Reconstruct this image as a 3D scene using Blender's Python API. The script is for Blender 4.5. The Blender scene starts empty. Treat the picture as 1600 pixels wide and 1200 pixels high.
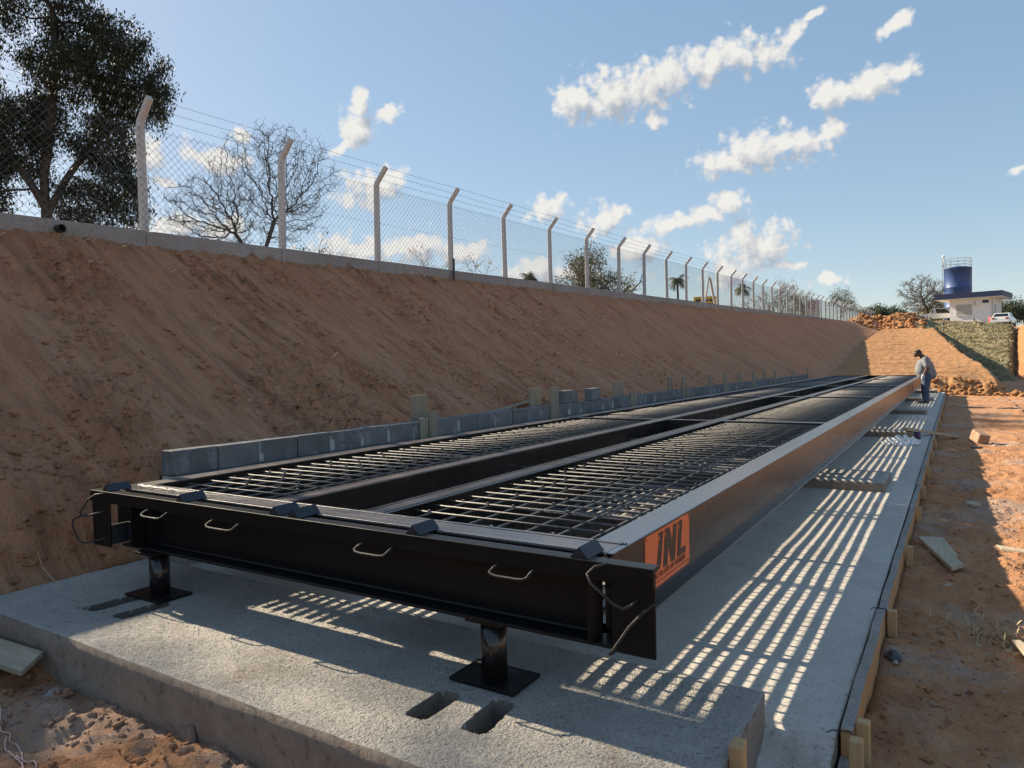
import bpy, bmesh, math, random
import numpy as np
from mathutils import Vector, Matrix, Euler

S = bpy.context.scene
C = S.collection
PI = math.pi
rng = np.random.default_rng(7)
random.seed(7)

# ------------------------------------------------------------------ camera
cam = bpy.data.cameras.new('camera')
cam.sensor_width = 36.0
cam.lens = 36.0 * 1105.0 / 1600.0
cam.clip_start = 0.05
cam.clip_end = 3000.0
cam_o = bpy.data.objects.new('camera', cam)
C.objects.link(cam_o)
cam_o.matrix_world = Matrix(((0.847, 0.004, 0.532, 0.0),
                             (0.532, 0.033, -0.846, 0.0),
                             (-0.0211, 0.9994, 0.0262, 1.48),
                             (0, 0, 0, 1)))
S.camera = cam_o

# ------------------------------------------------------------------ light
SUN_DIR = Vector((-1.70, 0.14, 1.0)).normalized()      # towards the sun
SUN_EL = math.asin(SUN_DIR.z)
SUN_ROT = math.atan2(SUN_DIR.x, SUN_DIR.y)
sun = bpy.data.lights.new('sun', 'SUN')
sun.energy = 3.1
sun.angle = math.radians(0.53)
sun.color = (1.0, 0.865, 0.66)
sun_o = bpy.data.objects.new('sun', sun)
C.objects.link(sun_o)
sun_o.rotation_euler = SUN_DIR.to_track_quat('Z', 'Y').to_euler()
sun_o.location = (-40, 4, 30)

SKY_STRENGTH = 0.105
S.view_settings.view_transform = 'Standard'
S.view_settings.look = 'None'
S.view_settings.gamma = 1.0
S.view_settings.use_curve_mapping = False
S.view_settings.exposure = 1.90
S.cycles.max_bounces = 6
S.cycles.diffuse_bounces = 5
S.cycles.glossy_bounces = 3
S.cycles.use_adaptive_sampling = True
S.cycles.adaptive_threshold = 0.015
try:
    S.cycles.use_denoising = True
    S.cycles.denoiser = 'OPENIMAGEDENOISE'
except Exception:
    pass

world = bpy.data.worlds.new('World')
S.world = world
world.use_nodes = True


def build_world():
    nt = world.node_tree
    N, L = nt.nodes, nt.links
    N.clear()
    out = N.new('ShaderNodeOutputWorld')
    sky = N.new('ShaderNodeTexSky')
    sky.sky_type = 'NISHITA'
    sky.sun_disc = False
    sky.sun_elevation = SUN_EL
    sky.sun_rotation = SUN_ROT
    sky.altitude = 600
    sky.air_density = 1.0
    sky.dust_density = 0.6
    sky.ozone_density = 1.6
    bg = N.new('ShaderNodeBackground')
    bg.inputs['Strength'].default_value = SKY_STRENGTH
    # soft-shoulder response for the very wide range of the physical sky
    gam = N.new('ShaderNodeGamma')
    gam.inputs['Gamma'].default_value = 0.42
    L.new(sky.outputs[0], gam.inputs['Color'])
    hs = N.new('ShaderNodeHueSaturation')
    hs.inputs['Saturation'].default_value = 1.62
    hs.inputs['Value'].default_value = 0.95
    L.new(gam.outputs[0], hs.inputs['Color'])
    L.new(hs.outputs[0], bg.inputs['Color'])
    # --- cumulus clouds, laid out by azimuth (from north, radians) and elevation
    tc = N.new('ShaderNodeTexCoord')
    sep = N.new('ShaderNodeSeparateXYZ')
    L.new(tc.outputs['Generated'], sep.inputs[0])

    def math_(op, a, b=None, c=None):
        n = N.new('ShaderNodeMath')
        n.operation = op
        for i, v in enumerate((a, b, c)):
            if v is None:
                continue
            if isinstance(v, (int, float)):
                n.inputs[i].default_value = v
            else:
                L.new(v, n.inputs[i])
        return n.outputs[0]
    az = math_('ARCTAN2', sep.outputs['X'], sep.outputs['Y'])
    el = math_('ARCSINE', sep.outputs['Z'])
    comb = N.new('ShaderNodeCombineXYZ')
    L.new(az, comb.inputs[0])
    L.new(el, comb.inputs[1])

    clouds = [(-0.4592, 0.3497, 0.0398, 0.0292, -0.058), (-0.4105, 0.3546, 0.0608, 0.0349, -0.078), (-0.3496, 0.3665, 0.0659, 0.0309, 0.133), (-0.2902, 0.3777, 0.0434, 0.0257, 0.197), (-0.2449, 0.3867, 0.0471, 0.0251, 0.016), (-0.2051, 0.3811, 0.0299, 0.0170, -0.152), (-0.1776, 0.4001, 0.0252, 0.0096, 0.727), (-0.1560, 0.4156, 0.0165, 0.0052, 0.324), (-0.3607, 0.3197, 0.0189, 0.0086, -0.082), (-0.0594, 0.3894, 0.0209, 0.0102, 0.426), (-0.1330, 0.3246, 0.0282, 0.0187, -0.161), (-0.0950, 0.3283, 0.0341, 0.0175, 0.086), (-0.0577, 0.3369, 0.0243, 0.0159, 0.264), (-0.2671, 0.2576, 0.0424, 0.0174, -0.100), (-0.2223, 0.2711, 0.0490, 0.0278, -0.117), (-0.1790, 0.2737, 0.0449, 0.0238, 0.043), (-0.1334, 0.2827, 0.0272, 0.0172, 0.121), (-0.7651, 0.3479, 0.0207, 0.0229, 0.044), (-0.7694, 0.3166, 0.0233, 0.0265, 0.040), (-0.7264, 0.3402, 0.0229, 0.0119, 0.261), (-0.7854, 0.2962, 0.0243, 0.0075, 0.517), (-0.7525, 0.2422, 0.0492, 0.0249, 0.184), (-0.7225, 0.2578, 0.0264, 0.0148, 0.017), (-0.7703, 0.1611, 0.0698, 0.0238, 0.007), (-0.6959, 0.1651, 0.0535, 0.0242, 0.082), (-0.6247, 0.1613, 0.0494, 0.0191, -0.099), (-1.0343, 0.2663, 0.0313, 0.0237, -0.272), (-0.9735, 0.2739, 0.0305, 0.0128, -0.466), (-0.9395, 0.2654, 0.0315, 0.0200, 0.076), (-1.0116, 0.2371, 0.0172, 0.0066, -0.193), (-1.0022, 0.1854, 0.0467, 0.0203, 0.059), (-0.9459, 0.1822, 0.0393, 0.0208, 0.047), (-0.9150, 0.3003, 0.0119, 0.0091, 0.082), (-0.5110, 0.2161, 0.0302, 0.0187, 0.300), (-0.4329, 0.1969, 0.0415, 0.0220, 0.377), (-0.3790, 0.1601, 0.0381, 0.0341, -0.053), (-0.3055, 0.1922, 0.0655, 0.0140, 0.133), (-0.2595, 0.2084, 0.0237, 0.0220, 0.451), (-0.2237, 0.1505, 0.0490, 0.0329, -0.077), (-0.2606, 0.1254, 0.0391, 0.0336, -0.062), (-0.1844, 0.1229, 0.0202, 0.0066, -0.071), (-0.1349, 0.1023, 0.0267, 0.0089, -0.070), (0.0603, 0.2087, 0.0114, 0.0058, 0.249), (-0.5308, 0.1306, 0.0360, 0.0194, -0.027), (-0.4680, 0.1262, 0.0533, 0.0158, -0.036)]
    # density of the cloud layer as a node group, so that it can be read twice
    g = bpy.data.node_groups.new('cloud_density', 'ShaderNodeTree')
    g.interface.new_socket('P', in_out='INPUT', socket_type='NodeSocketVector')
    g.interface.new_socket('D', in_out='OUTPUT', socket_type='NodeSocketFloat')
    gi = g.nodes.new('NodeGroupInput')
    go = g.nodes.new('NodeGroupOutput')
    gl = g.links

    def gm(op, a, b=None, c=None):
        n = g.nodes.new('ShaderNodeMath')
        n.operation = op
        for i, v in enumerate((a, b, c)):
            if v is None:
                continue
            if isinstance(v, (int, float)):
                n.inputs[i].default_value = v
            else:
                gl.new(v, n.inputs[i])
        return n.outputs[0]
    nz = g.nodes.new('ShaderNodeTexNoise')
    nz.noise_dimensions = '2D'
    nz.inputs['Scale'].default_value = 30.0
    nz.inputs['Detail'].default_value = 8.0
    nz.inputs['Roughness'].default_value = 0.60
    nz.inputs['Distortion'].default_value = 0.25
    gl.new(gi.outputs[0], nz.inputs['Vector'])
    cur = None
    for (a, e, rx, ry, rot) in clouds:
        mp = g.nodes.new('ShaderNodeMapping')
        mp.vector_type = 'TEXTURE'
        mp.inputs['Location'].default_value = (a, e, 0)
        mp.inputs['Rotation'].default_value = (0, 0, rot)
        mp.inputs['Scale'].default_value = (rx, ry, 1)
        gl.new(gi.outputs[0], mp.inputs['Vector'])
        ln = g.nodes.new('ShaderNodeVectorMath')
        ln.operation = 'LENGTH'
        gl.new(mp.outputs[0], ln.inputs[0])
        v = ln.outputs['Value']
        if cur is None:
            cur = v
        else:
            cur = gm('SMOOTH_MIN', cur, v, 0.12)
    inv = gm('MULTIPLY', gm('SUBTRACT', 1.34, cur), 1.25)
    inv = gm('MAXIMUM', inv, -1.6)
    vo = g.nodes.new('ShaderNodeTexVoronoi')
    vo.voronoi_dimensions = '2D'
    vo.feature = 'SMOOTH_F1'
    vo.inputs['Scale'].default_value = 46.0
    vo.inputs['Smoothness'].default_value = 0.6
    vo.inputs['Detail'].default_value = 2.0
    vo.inputs['Roughness'].default_value = 0.55
    gl.new(gi.outputs[0], vo.inputs['Vector'])
    nn = gm('ADD', gm('MULTIPLY_ADD', nz.outputs['Fac'], 1.9, -0.95), gm('MULTIPLY_ADD', vo.outputs['Distance'], -1.1, 0.50))
    gl.new(gm('ADD', inv, nn), go.inputs[0])

    def dens(offset):
        ad = N.new('ShaderNodeVectorMath')
        ad.operation = 'ADD'
        L.new(comb.outputs[0], ad.inputs[0])
        ad.inputs[1].default_value = (offset[0], offset[1], 0)
        gn = N.new('ShaderNodeGroup')
        gn.node_tree = g
        L.new(ad.outputs[0], gn.inputs[0])
        return gn.outputs[0]
    d0 = dens((0, 0))
    d1 = dens((-0.010, 0.018))
    mr = N.new('ShaderNodeMapRange')
    mr.interpolation_type = 'SMOOTHSTEP'
    mr.inputs['From Min'].default_value = -0.12
    mr.inputs['From Max'].default_value = 0.85
    L.new(d0, mr.inputs['Value'])
    alpha = mr.outputs['Result']
    # light: bright where it thins towards the sun, grey under and behind
    diff = math_('SUBTRACT', d0, d1)
    depth = math_('MULTIPLY', d0, -0.30)
    lit = math_('MULTIPLY_ADD', diff, 0.70, 0.74)
    lit = math_('ADD', lit, depth)
    litc = N.new('ShaderNodeClamp')
    L.new(lit, litc.inputs['Value'])
    mixc = N.new('ShaderNodeMix')
    mixc.data_type = 'RGBA'
    mixc.inputs['A'].default_value = (0.44, 0.49, 0.57, 1)
    mixc.inputs['B'].default_value = (0.92, 0.90, 0.86, 1)
    L.new(litc.outputs[0], mixc.inputs['Factor'])
    bgc = N.new('ShaderNodeBackground')
    bgc.inputs['Strength'].default_value = 0.255
    L.new(mixc.outputs['Result'], bgc.inputs['Color'])
    mixs = N.new('ShaderNodeMixShader')
    L.new(alpha, mixs.inputs[0])
    L.new(bg.outputs[0], mixs.inputs[1])
    L.new(bgc.outputs[0], mixs.inputs[2])
    # clouds stand only in this part of the sky; elsewhere the clear sky alone
    r1 = math_('LESS_THAN', el, 0.47)
    r2 = math_('GREATER_THAN', el, 0.07)
    r3 = math_('LESS_THAN', math_('ABSOLUTE', math_('ADD', az, 0.49)), 0.64)
    reg = math_('MULTIPLY', math_('MULTIPLY', r1, r2), r3)
    mix2 = N.new('ShaderNodeMixShader')
    L.new(reg, mix2.inputs[0])
    L.new(bg.outputs[0], mix2.inputs[1])
    L.new(mixs.outputs[0], mix2.inputs[2])
    L.new(mix2.outputs[0], out.inputs['Surface'])
    world.cycles.sampling_method = 'MANUAL'
    world.cycles.sample_map_resolution = 512


build_world()

# ------------------------------------------------------------------ noise
_perm = np.random.default_rng(11).permutation(256)
_perm = np.concatenate([_perm, _perm, _perm])
_ga = np.random.default_rng(12).uniform(0, 2 * PI, 256)
_gx, _gy = np.cos(_ga), np.sin(_ga)


def pn(x, y, seed=0):
    """2D gradient noise, about -0.7..0.7"""
    x = np.asarray(x, float) + seed * 17.31
    y = np.asarray(y, float) + seed * 9.73
    xi = np.floor(x).astype(int)
    yi = np.floor(y).astype(int)
    xf, yf = x - xi, y - yi
    xi &= 255
    yi &= 255
    u = xf * xf * xf * (xf * (xf * 6 - 15) + 10)
    v = yf * yf * yf * (yf * (yf * 6 - 15) + 10)

    def gr(ix, iy, dx, dy):
        h = _perm[_perm[ix & 255] + (iy & 255)]
        return _gx[h] * dx + _gy[h] * dy
    a = gr(xi, yi, xf, yf)
    b = gr(xi + 1, yi, xf - 1, yf)
    c = gr(xi, yi + 1, xf, yf - 1)
    d = gr(xi + 1, yi + 1, xf - 1, yf - 1)
    return (a + u * (b - a)) + v * ((c + u * (d - c)) - (a + u * (b - a)))


def fbm(x, y, octv=4, seed=0, rough=0.5):
    s, a, f = 0.0, 1.0, 1.0
    for i in range(octv):
        s = s + a * pn(x * f, y * f, seed + i * 3)
        a *= rough
        f *= 2.03
    return s


def sstep(a, b, x):
    t = np.clip((x - a) / (b - a), 0, 1)
    return t * t * (3 - 2 * t)


# ------------------------------------------------------------------ materials
def new_mat(name):
    m = bpy.data.materials.new(name)
    m.use_nodes = True
    nt = m.node_tree
    for n in list(nt.nodes):
        nt.nodes.remove(n)
    out = nt.nodes.new('ShaderNodeOutputMaterial')
    bsdf = nt.nodes.new('ShaderNodeBsdfPrincipled')
    nt.links.new(bsdf.outputs[0], out.inputs['Surface'])
    return m, nt, bsdf


class NT:
    def __init__(s, nt):
        s.nt = nt
        s.tc = nt.nodes.new('ShaderNodeTexCoord')

    def L(s, a, b):
        s.nt.links.new(a, b)

    def coords(s, kind='Object', scale=(1, 1, 1), rot=(0, 0, 0)):
        mp = s.nt.nodes.new('ShaderNodeMapping')
        mp.inputs['Scale'].default_value = scale
        mp.inputs['Rotation'].default_value = rot
        s.L(s.tc.outputs[kind], mp.inputs[0])
        return mp.outputs[0]

    def noise(s, vec, scale, detail=4, rough=0.55, dist=0.0):
        n = s.nt.nodes.new('ShaderNodeTexNoise')
        n.inputs['Scale'].default_value = scale
        n.inputs['Detail'].default_value = detail
        n.inputs['Roughness'].default_value = rough
        n.inputs['Distortion'].default_value = dist
        s.L(vec, n.inputs['Vector'])
        return n.outputs['Fac']

    def voro(s, vec, scale, feature='F1'):
        n = s.nt.nodes.new('ShaderNodeTexVoronoi')
        n.feature = feature
        n.inputs['Scale'].default_value = scale
        s.L(vec, n.inputs['Vector'])
        return n.outputs['Distance']

    def ramp(s, fac, stops):
        r = s.nt.nodes.new('ShaderNodeValToRGB')
        el = r.color_ramp.elements
        while len(el) < len(stops):
            el.new(0.5)
        for e, (p, c) in zip(el, stops):
            e.position = p
            e.color = (c[0], c[1], c[2], 1) if hasattr(c, '__len__') else (c, c, c, 1)
        s.L(fac, r.inputs[0])
        return r.outputs[0]

    def mix(s, fac, a, b, mode='MIX'):
        m = s.nt.nodes.new('ShaderNodeMix')
        m.data_type = 'RGBA'
        m.blend_type = mode
        for k, v in (('Factor', fac), ('A', a), ('B', b)):
            if isinstance(v, (int, float)):
                m.inputs[k].default_value = v
            elif isinstance(v, tuple):
                m.inputs[k].default_value = (v[0], v[1], v[2], 1)
            else:
                s.L(v, m.inputs[k])
        return m.outputs['Result']

    def m(s, op, a, b=None, c=None):
        n = s.nt.nodes.new('ShaderNodeMath')
        n.operation = op
        for i, v in enumerate((a, b, c)):
            if v is None:
                continue
            if isinstance(v, (int, float)):
                n.inputs[i].default_value = v
            else:
                s.L(v, n.inputs[i])
        return n.outputs[0]

    def bump(s, h, strength, dist, bsdf=None, chain=None):
        b = s.nt.nodes.new('ShaderNodeBump')
        b.inputs['Strength'].default_value = strength
        b.inputs['Distance'].default_value = dist
        s.L(h, b.inputs['Height'])
        if chain is not None:
            s.L(chain, b.inputs['Normal'])
        if bsdf is not None:
            s.L(b.outputs[0], bsdf.inputs['Normal'])
        return b.outputs[0]

    def sep(s, vec):
        n = s.nt.nodes.new('ShaderNodeSeparateXYZ')
        s.L(vec, n.inputs[0])
        return n.outputs


def simple_mat(name, col, rough=0.8, var=0.12, scale=6.0, bump=0.0, bscale=60, metal=0.0, spec=0.5, kind='Object', coat=0.0):
    m, nt, b = new_mat(name)
    t = NT(nt)
    v = t.coords(kind)
    f = t.noise(v, scale, 5, 0.6)
    lo = tuple(max(0, c * (1 - var * 1.6)) for c in col)
    hi = tuple(min(1, c * (1 + var * 1.6)) for c in col)
    t.L(t.ramp(f, [(0.25, lo), (0.75, hi)]), b.inputs['Base Color'])
    b.inputs['Roughness'].default_value = rough
    b.inputs['Metallic'].default_value = metal
    b.inputs['Specular IOR Level'].default_value = spec
    b.inputs['Coat Weight'].default_value = coat
    if bump > 0:
        t.bump(t.noise(v, bscale, 4, 0.6), bump, 0.01, b)
    return m


def dirt_mat(name, c_lo, c_hi, c_dark, stain=None, stretch=(1, 1, 1), bump=0.6, track=False, groove=False):
    m, nt, b = new_mat(name)
    t = NT(nt)
    v = t.coords('Object')
    vs = t.coords('Object', stretch)
    big = t.noise(vs, 0.55, 5, 0.6)
    mid = t.noise(vs, 3.1, 6, 0.65)
    fine = t.noise(v, 38.0, 5, 0.7)
    grit = t.noise(v, 170.0, 3, 0.6)
    col = t.ramp(big, [(0.3, c_lo), (0.7, c_hi)])
    col = t.mix(t.ramp(mid, [(0.30, 0.55), (0.55, 0.0)]), col, c_dark)
    col = t.mix(t.ramp(fine, [(0.30, 0.65), (0.48, 0.0)]), col, tuple(c * 0.55 for c in c_lo))
    col = t.mix(t.ramp(grit, [(0.62, 0.0), (0.78, 0.35)]), col, tuple(min(1, c * 1.35) for c in c_hi))
    if stain is not None:
        sf = t.noise(v, 0.9, 6, 0.68, 0.4)
        col = t.mix(t.ramp(sf, [(0.52, 0.0), (0.60, 0.55)]), col, stain)
    t.L(col, b.inputs['Base Color'])
    b.inputs['Roughness'].default_value = 0.95
    b.inputs['Specular IOR Level'].default_value = 0.15
    n1 = t.bump(mid, bump * 0.9, 0.09)
    n2 = t.bump(fine, bump, 0.03, None, n1)
    if groove:
        vg = t.coords('Object', (0.22, 6.0, 1))
        gv = t.noise(vg, 1.0, 5, 0.6, 0.3)
        gb = t.noise(t.coords('Object', (0.5, 0.8, 1)), 0.7, 3, 0.5)
        gm_ = t.ramp(gb, [(0.35, 0.1), (0.65, 1.0)])
        n2 = t.bump(t.m('MULTIPLY', gv, gm_), 0.9, 0.13, None, n2)
        col = t.mix(t.m('MULTIPLY', t.ramp(gv, [(0.34, 0.75), (0.48, 0.0)]), gm_), col, tuple(c * 0.8 for c in c_dark))
        t.L(col, b.inputs['Base Color'])
    if track:
        vt = t.coords('Object', (1, 1, 1))
        w = nt.nodes.new('ShaderNodeTexWave')
        w.wave_type = 'BANDS'
        w.bands_direction = 'Y'
        w.inputs['Scale'].default_value = 2.2
        w.inputs['Distortion'].default_value = 3.5
        w.inputs['Detail'].default_value = 3
        w.inputs['Detail Scale'].default_value = 1.4
        t.L(vt, w.inputs['Vector'])
        n2 = t.bump(w.outputs['Fac'], 0.45, 0.03, None, n2)
    t.bump(grit, bump * 0.6, 0.005, b, n2)
    return m


def concrete_mat(name, c, dark, rough_amt=0.7, broom=False, stains=(0.30, 0.19, 0.12), pit=55, vary=0.0, grain=0.0):
    m, nt, b = new_mat(name)
    t = NT(nt)
    v = t.coords('Object')
    big = t.noise(v, 0.8, 6, 0.62)
    mid = t.noise(v, 5.0, 6, 0.65)
    pits = t.noise(v, pit, 5, 0.72)
    grit = t.noise(v, pit * 4.5, 3, 0.6)
    col = t.ramp(big, [(0.3, dark), (0.68, c)])
    col = t.mix(t.ramp(mid, [(0.35, 0.35), (0.6, 0.0)]), col, tuple(k * 0.72 for k in dark))
    col = t.mix(t.ramp(pits, [(0.30, 0.85), (0.46, 0.0)]), col, tuple(k * 0.45 for k in dark))
    col = t.mix(t.ramp(pits, [(0.58, 0.0), (0.74, 0.5)]), col, tuple(min(1, k * 1.35) for k in c))
    if vary > 0:
        oi = nt.nodes.new('ShaderNodeObjectInfo')
        col = t.mix(t.m('MULTIPLY', oi.outputs['Random'], vary), col, tuple(k * 0.45 for k in dark))
        off = nt.nodes.new('ShaderNodeVectorMath')
        off.operation = 'ADD'
        sc_ = nt.nodes.new('ShaderNodeVectorMath')
        sc_.operation = 'SCALE'
        cmb = nt.nodes.new('ShaderNodeCombineXYZ')
        for q in range(3):
            t.L(oi.outputs['Random'], cmb.inputs[q])
        t.L(cmb.outputs[0], sc_.inputs[0])
        sc_.inputs['Scale'].default_value = 37.0
        t.L(v, off.inputs[0])
        t.L(sc_.outputs[0], off.inputs[1])
        bl = t.noise(off.outputs[0], 6.0, 5, 0.65)
        col = t.mix(t.ramp(bl, [(0.55, 0.0), (0.72, 0.7)]), col, tuple(min(1, k * 1.6) for k in c))
        col = t.mix(t.ramp(bl, [(0.28, 0.6), (0.42, 0.0)]), col, tuple(k * 0.6 for k in dark))
    st = t.noise(v, 1.7, 5, 0.7, 0.6)
    col = t.mix(t.ramp(st, [(0.58, 0.0), (0.72, 0.55)]), col, stains)
    dk = t.noise(v, 1.1, 5, 0.6, 0.3)
    col = t.mix(t.ramp(dk, [(0.30, 0.3), (0.46, 0.0)]), col, tuple(k * 0.8 for k in dark))
    t.L(col, b.inputs['Base Color'])
    b.inputs['Roughness'].default_value = 0.9
    b.inputs['Specular IOR Level'].default_value = 0.25
    n1 = t.bump(pits, rough_amt, 0.025)
    if grain > 0:
        vo = t.voro(v, grain)
        n1 = t.bump(vo, 0.8, 0.012, None, n1)
        col = t.mix(t.ramp(vo, [(0.05, 0.22), (0.35, 0.0)]), col, tuple(min(1, k * 1.4) for k in c))
        gr2 = t.noise(v, grain * 0.33, 3, 0.7)
        col = t.mix(t.ramp(gr2, [(0.30, 0.75), (0.40, 0.0)]), col, tuple(k * 0.4 for k in dark))
        n1 = t.bump(gr2, 0.5, 0.015, None, n1)
        t.L(col, b.inputs['Base Color'])
    if broom:
        vb = t.coords('Object', (2.2, 42, 1))
        br = t.noise(vb, 1.6, 5, 0.6)
        n1 = t.bump(br, 0.35, 0.012, None, n1)
    t.bump(grit, rough_amt * 0.7, 0.004, b, n1)
    return m


def wood_mat(name, c1, c2, along='Y', rough=0.8):
    m, nt, b = new_mat(name)
    t = NT(nt)
    sc = {'X': (1.5, 28, 28), 'Y': (28, 1.5, 28), 'Z': (28, 28, 1.5)}[along]
    v = t.coords('Object', sc)
    v0 = t.coords('Object')
    g = t.noise(v, 1.0, 5, 0.6, 0.5)
    big = t.noise(v0, 3.0, 4, 0.6)
    col = t.ramp(g, [(0.3, c1), (0.7, c2)])
    col = t.mix(t.ramp(big, [(0.4, 0.0), (0.75, 0.55)]), col, (0.30, 0.27, 0.23))
    t.L(col, b.inputs['Base Color'])
    b.inputs['Roughness'].default_value = rough
    b.inputs['Specular IOR Level'].default_value = 0.2
    t.bump(g, 0.35, 0.004, b)
    return m


def steel_mat(name, base, rough_lo, rough_hi, dust=0.0, streak='Y', dustcol=(0.16, 0.12, 0.10), spec=0.5, ior=1.5):
    m, nt, b = new_mat(name)
    t = NT(nt)
    v = t.coords('Object')
    sc = {'X': (0.8, 40, 40), 'Y': (40, 0.8, 40), 'Z': (40, 40, 0.8)}[streak]
    vs = t.coords('Object', sc)
    st = t.noise(vs, 1.0, 4, 0.6)
    blot = t.noise(v, 4.0, 6, 0.65)
    scr = t.noise(v, 60.0, 4, 0.7)
    col = t.mix(t.ramp(st, [(0.35, 0.0), (0.75, dust)]), base, dustcol)
    col = t.mix(t.ramp(blot, [(0.5, 0.0), (0.8, dust * 0.9)]), col, dustcol)
    t.L(col, b.inputs['Base Color'])
    r = t.m('MULTIPLY_ADD', blot, (rough_hi - rough_lo) * 1.6, rough_lo - (rough_hi - rough_lo) * 0.3)
    r2 = t.m('ADD', r, t.m('MULTIPLY', st, 0.12))
    t.L(r2, b.inputs['Roughness'])
    b.inputs['Specular IOR Level'].default_value = spec
    b.inputs['IOR'].default_value = ior
    t.bump(st, 0.05, 0.002, b)
    return m


def leaf_mat(name, c1, c2, back=0.35):
    m = bpy.data.materials.new(name)
    m.use_nodes = True
    nt = m.node_tree
    for n in list(nt.nodes):
        nt.nodes.remove(n)
    out = nt.nodes.new('ShaderNodeOutputMaterial')
    t = NT(nt)
    v = t.coords('Object')
    f = t.noise(v, 0.9, 3, 0.6)
    f2 = t.noise(v, 7.0, 2, 0.6)
    col = t.mix(t.ramp(f2, [(0.3, 0.0), (0.7, 0.6)]), t.ramp(f, [(0.3, c1), (0.7, c2)]), tuple(c * 1.5 for c in c2))
    d = nt.nodes.new('ShaderNodeBsdfPrincipled')
    d.inputs['Roughness'].default_value = 0.6
    d.inputs['Specular IOR Level'].default_value = 0.3
    t.L(col, d.inputs['Base Color'])
    tr = nt.nodes.new('ShaderNodeBsdfTranslucent')
    t.L(col, tr.inputs['Color'])
    mx = nt.nodes.new('ShaderNodeMixShader')
    mx.inputs[0].default_value = back
    t.L(d.outputs[0], mx.inputs[1])
    t.L(tr.outputs[0], mx.inputs[2])
    t.L(mx.outputs[0], out.inputs['Surface'])
    return m


M = {}
M['bank'] = dirt_mat('bank_soil', (0.51, 0.24, 0.13), (0.58, 0.31, 0.18), (0.27, 0.115, 0.062), None, (0.45, 3.0, 1), 1.0, False, True)
M['yard'] = dirt_mat('yard_soil', (0.46, 0.215, 0.10), (0.52, 0.28, 0.15), (0.27, 0.11, 0.05), (0.36, 0.31, 0.27), (1, 1, 1), 0.8)
M['ramp'] = dirt_mat('ramp_soil', (0.365, 0.19, 0.088), (0.44, 0.245, 0.12), (0.27, 0.12, 0.052), None, (1, 3.0, 1), 0.6, True)
M['pile'] = dirt_mat('loose_soil', (0.32, 0.15, 0.066), (0.40, 0.205, 0.095), (0.20, 0.08, 0.035), None, (1, 1, 1), 0.9)
M['grass'] = dirt_mat('sparse_grass', (0.20, 0.18, 0.10), (0.28, 0.24, 0.14), (0.12, 0.11, 0.06), (0.32, 0.21, 0.13), (1, 3.5, 1), 0.9)
M['plateau'] = dirt_mat('plateau_soil', (0.25, 0.16, 0.09), (0.34, 0.22, 0.13), (0.16, 0.11, 0.05), (0.14, 0.14, 0.06), (1, 1, 1), 0.6)
M['slab'] = concrete_mat('slab_concrete', (0.62, 0.565, 0.495), (0.52, 0.47, 0.405), 0.5, True, (0.33, 0.24, 0.17), 42)
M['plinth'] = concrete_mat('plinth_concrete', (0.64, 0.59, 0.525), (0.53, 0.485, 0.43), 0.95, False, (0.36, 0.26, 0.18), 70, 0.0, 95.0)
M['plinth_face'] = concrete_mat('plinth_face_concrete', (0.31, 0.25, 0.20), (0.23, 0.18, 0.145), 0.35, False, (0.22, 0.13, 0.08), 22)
M['curb'] = concrete_mat('curb_concrete', (0.36, 0.34, 0.32), (0.27, 0.25, 0.235), 0.4, False, (0.22, 0.15, 0.11), 30)
M['post'] = concrete_mat('post_concrete', (0.62, 0.605, 0.585), (0.54, 0.525, 0.505), 0.2, False, (0.36, 0.32, 0.28), 40)
M['block'] = concrete_mat('block_concrete', (0.255, 0.25, 0.25), (0.19, 0.188, 0.19), 0.7, False, (0.30, 0.24, 0.19), 60, 0.45)
M['mortar'] = simple_mat('mortar', (0.42, 0.41, 0.39), 0.95, 0.12, 30, 0.6, 60)
M['steel_web'] = steel_mat('black_painted_steel', (0.010, 0.010, 0.011), 0.13, 0.24, 0.13, 'Y', (0.085, 0.055, 0.038), 0.5, 1.6)
M['steel_front'] = steel_mat('black_painted_front_steel', (0.008, 0.008, 0.009), 0.22, 0.34, 0.10, 'X', (0.05, 0.036, 0.027), 0.22, 1.45)
M['steel_top'] = steel_mat('dusty_top_steel', (0.018, 0.018, 0.02), 0.10, 0.20, 0.25, 'Y', (0.12, 0.105, 0.095), 0.5, 4.0)
M['steel_rail'] = steel_mat('brown_dusty_steel', (0.022, 0.019, 0.018), 0.24, 0.40, 0.85, 'Y', (0.135, 0.10, 0.085), 0.5, 1.7)
M['steel_chan'] = steel_mat('front_channel_steel', (0.020, 0.018, 0.018), 0.14, 0.30, 0.5, 'X', (0.125, 0.095, 0.08), 0.5, 3.0)
M['steel_dark'] = simple_mat('dark_steel', (0.012, 0.012, 0.014), 0.35, 0.15, 12, 0.1, 60)
M['cap'] = simple_mat('blue_black_cap_steel', (0.017, 0.021, 0.030), 0.5, 0.15, 20, 0.1, 80)
M['loop'] = simple_mat('dull_loop_steel', (0.032, 0.030, 0.029), 0.6, 0.2, 30, 0.5, 200, 0.2)
M['rebar'] = simple_mat('rebar_steel', (0.17, 0.16, 0.155), 0.6, 0.2, 30, 0.5, 200, 0.15)
M['flatbar'] = simple_mat('lower_bar_steel', (0.03, 0.026, 0.024), 0.55, 0.2, 20)
M['wire'] = simple_mat('galvanised_wire', (0.085, 0.09, 0.10), 0.6, 0.1, 20, 0, 0, 0.3)
M['orange'] = simple_mat('orange_sheet', (0.70, 0.155, 0.045), 0.38, 0.05, 3, 0.03, 40)
M['letter'] = simple_mat('black_vinyl', (0.022, 0.018, 0.015), 0.5, 0.1, 10)
M['wood_orange'] = wood_mat('sawn_orange_wood', (0.42, 0.20, 0.075), (0.56, 0.30, 0.13), 'Y')
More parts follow.
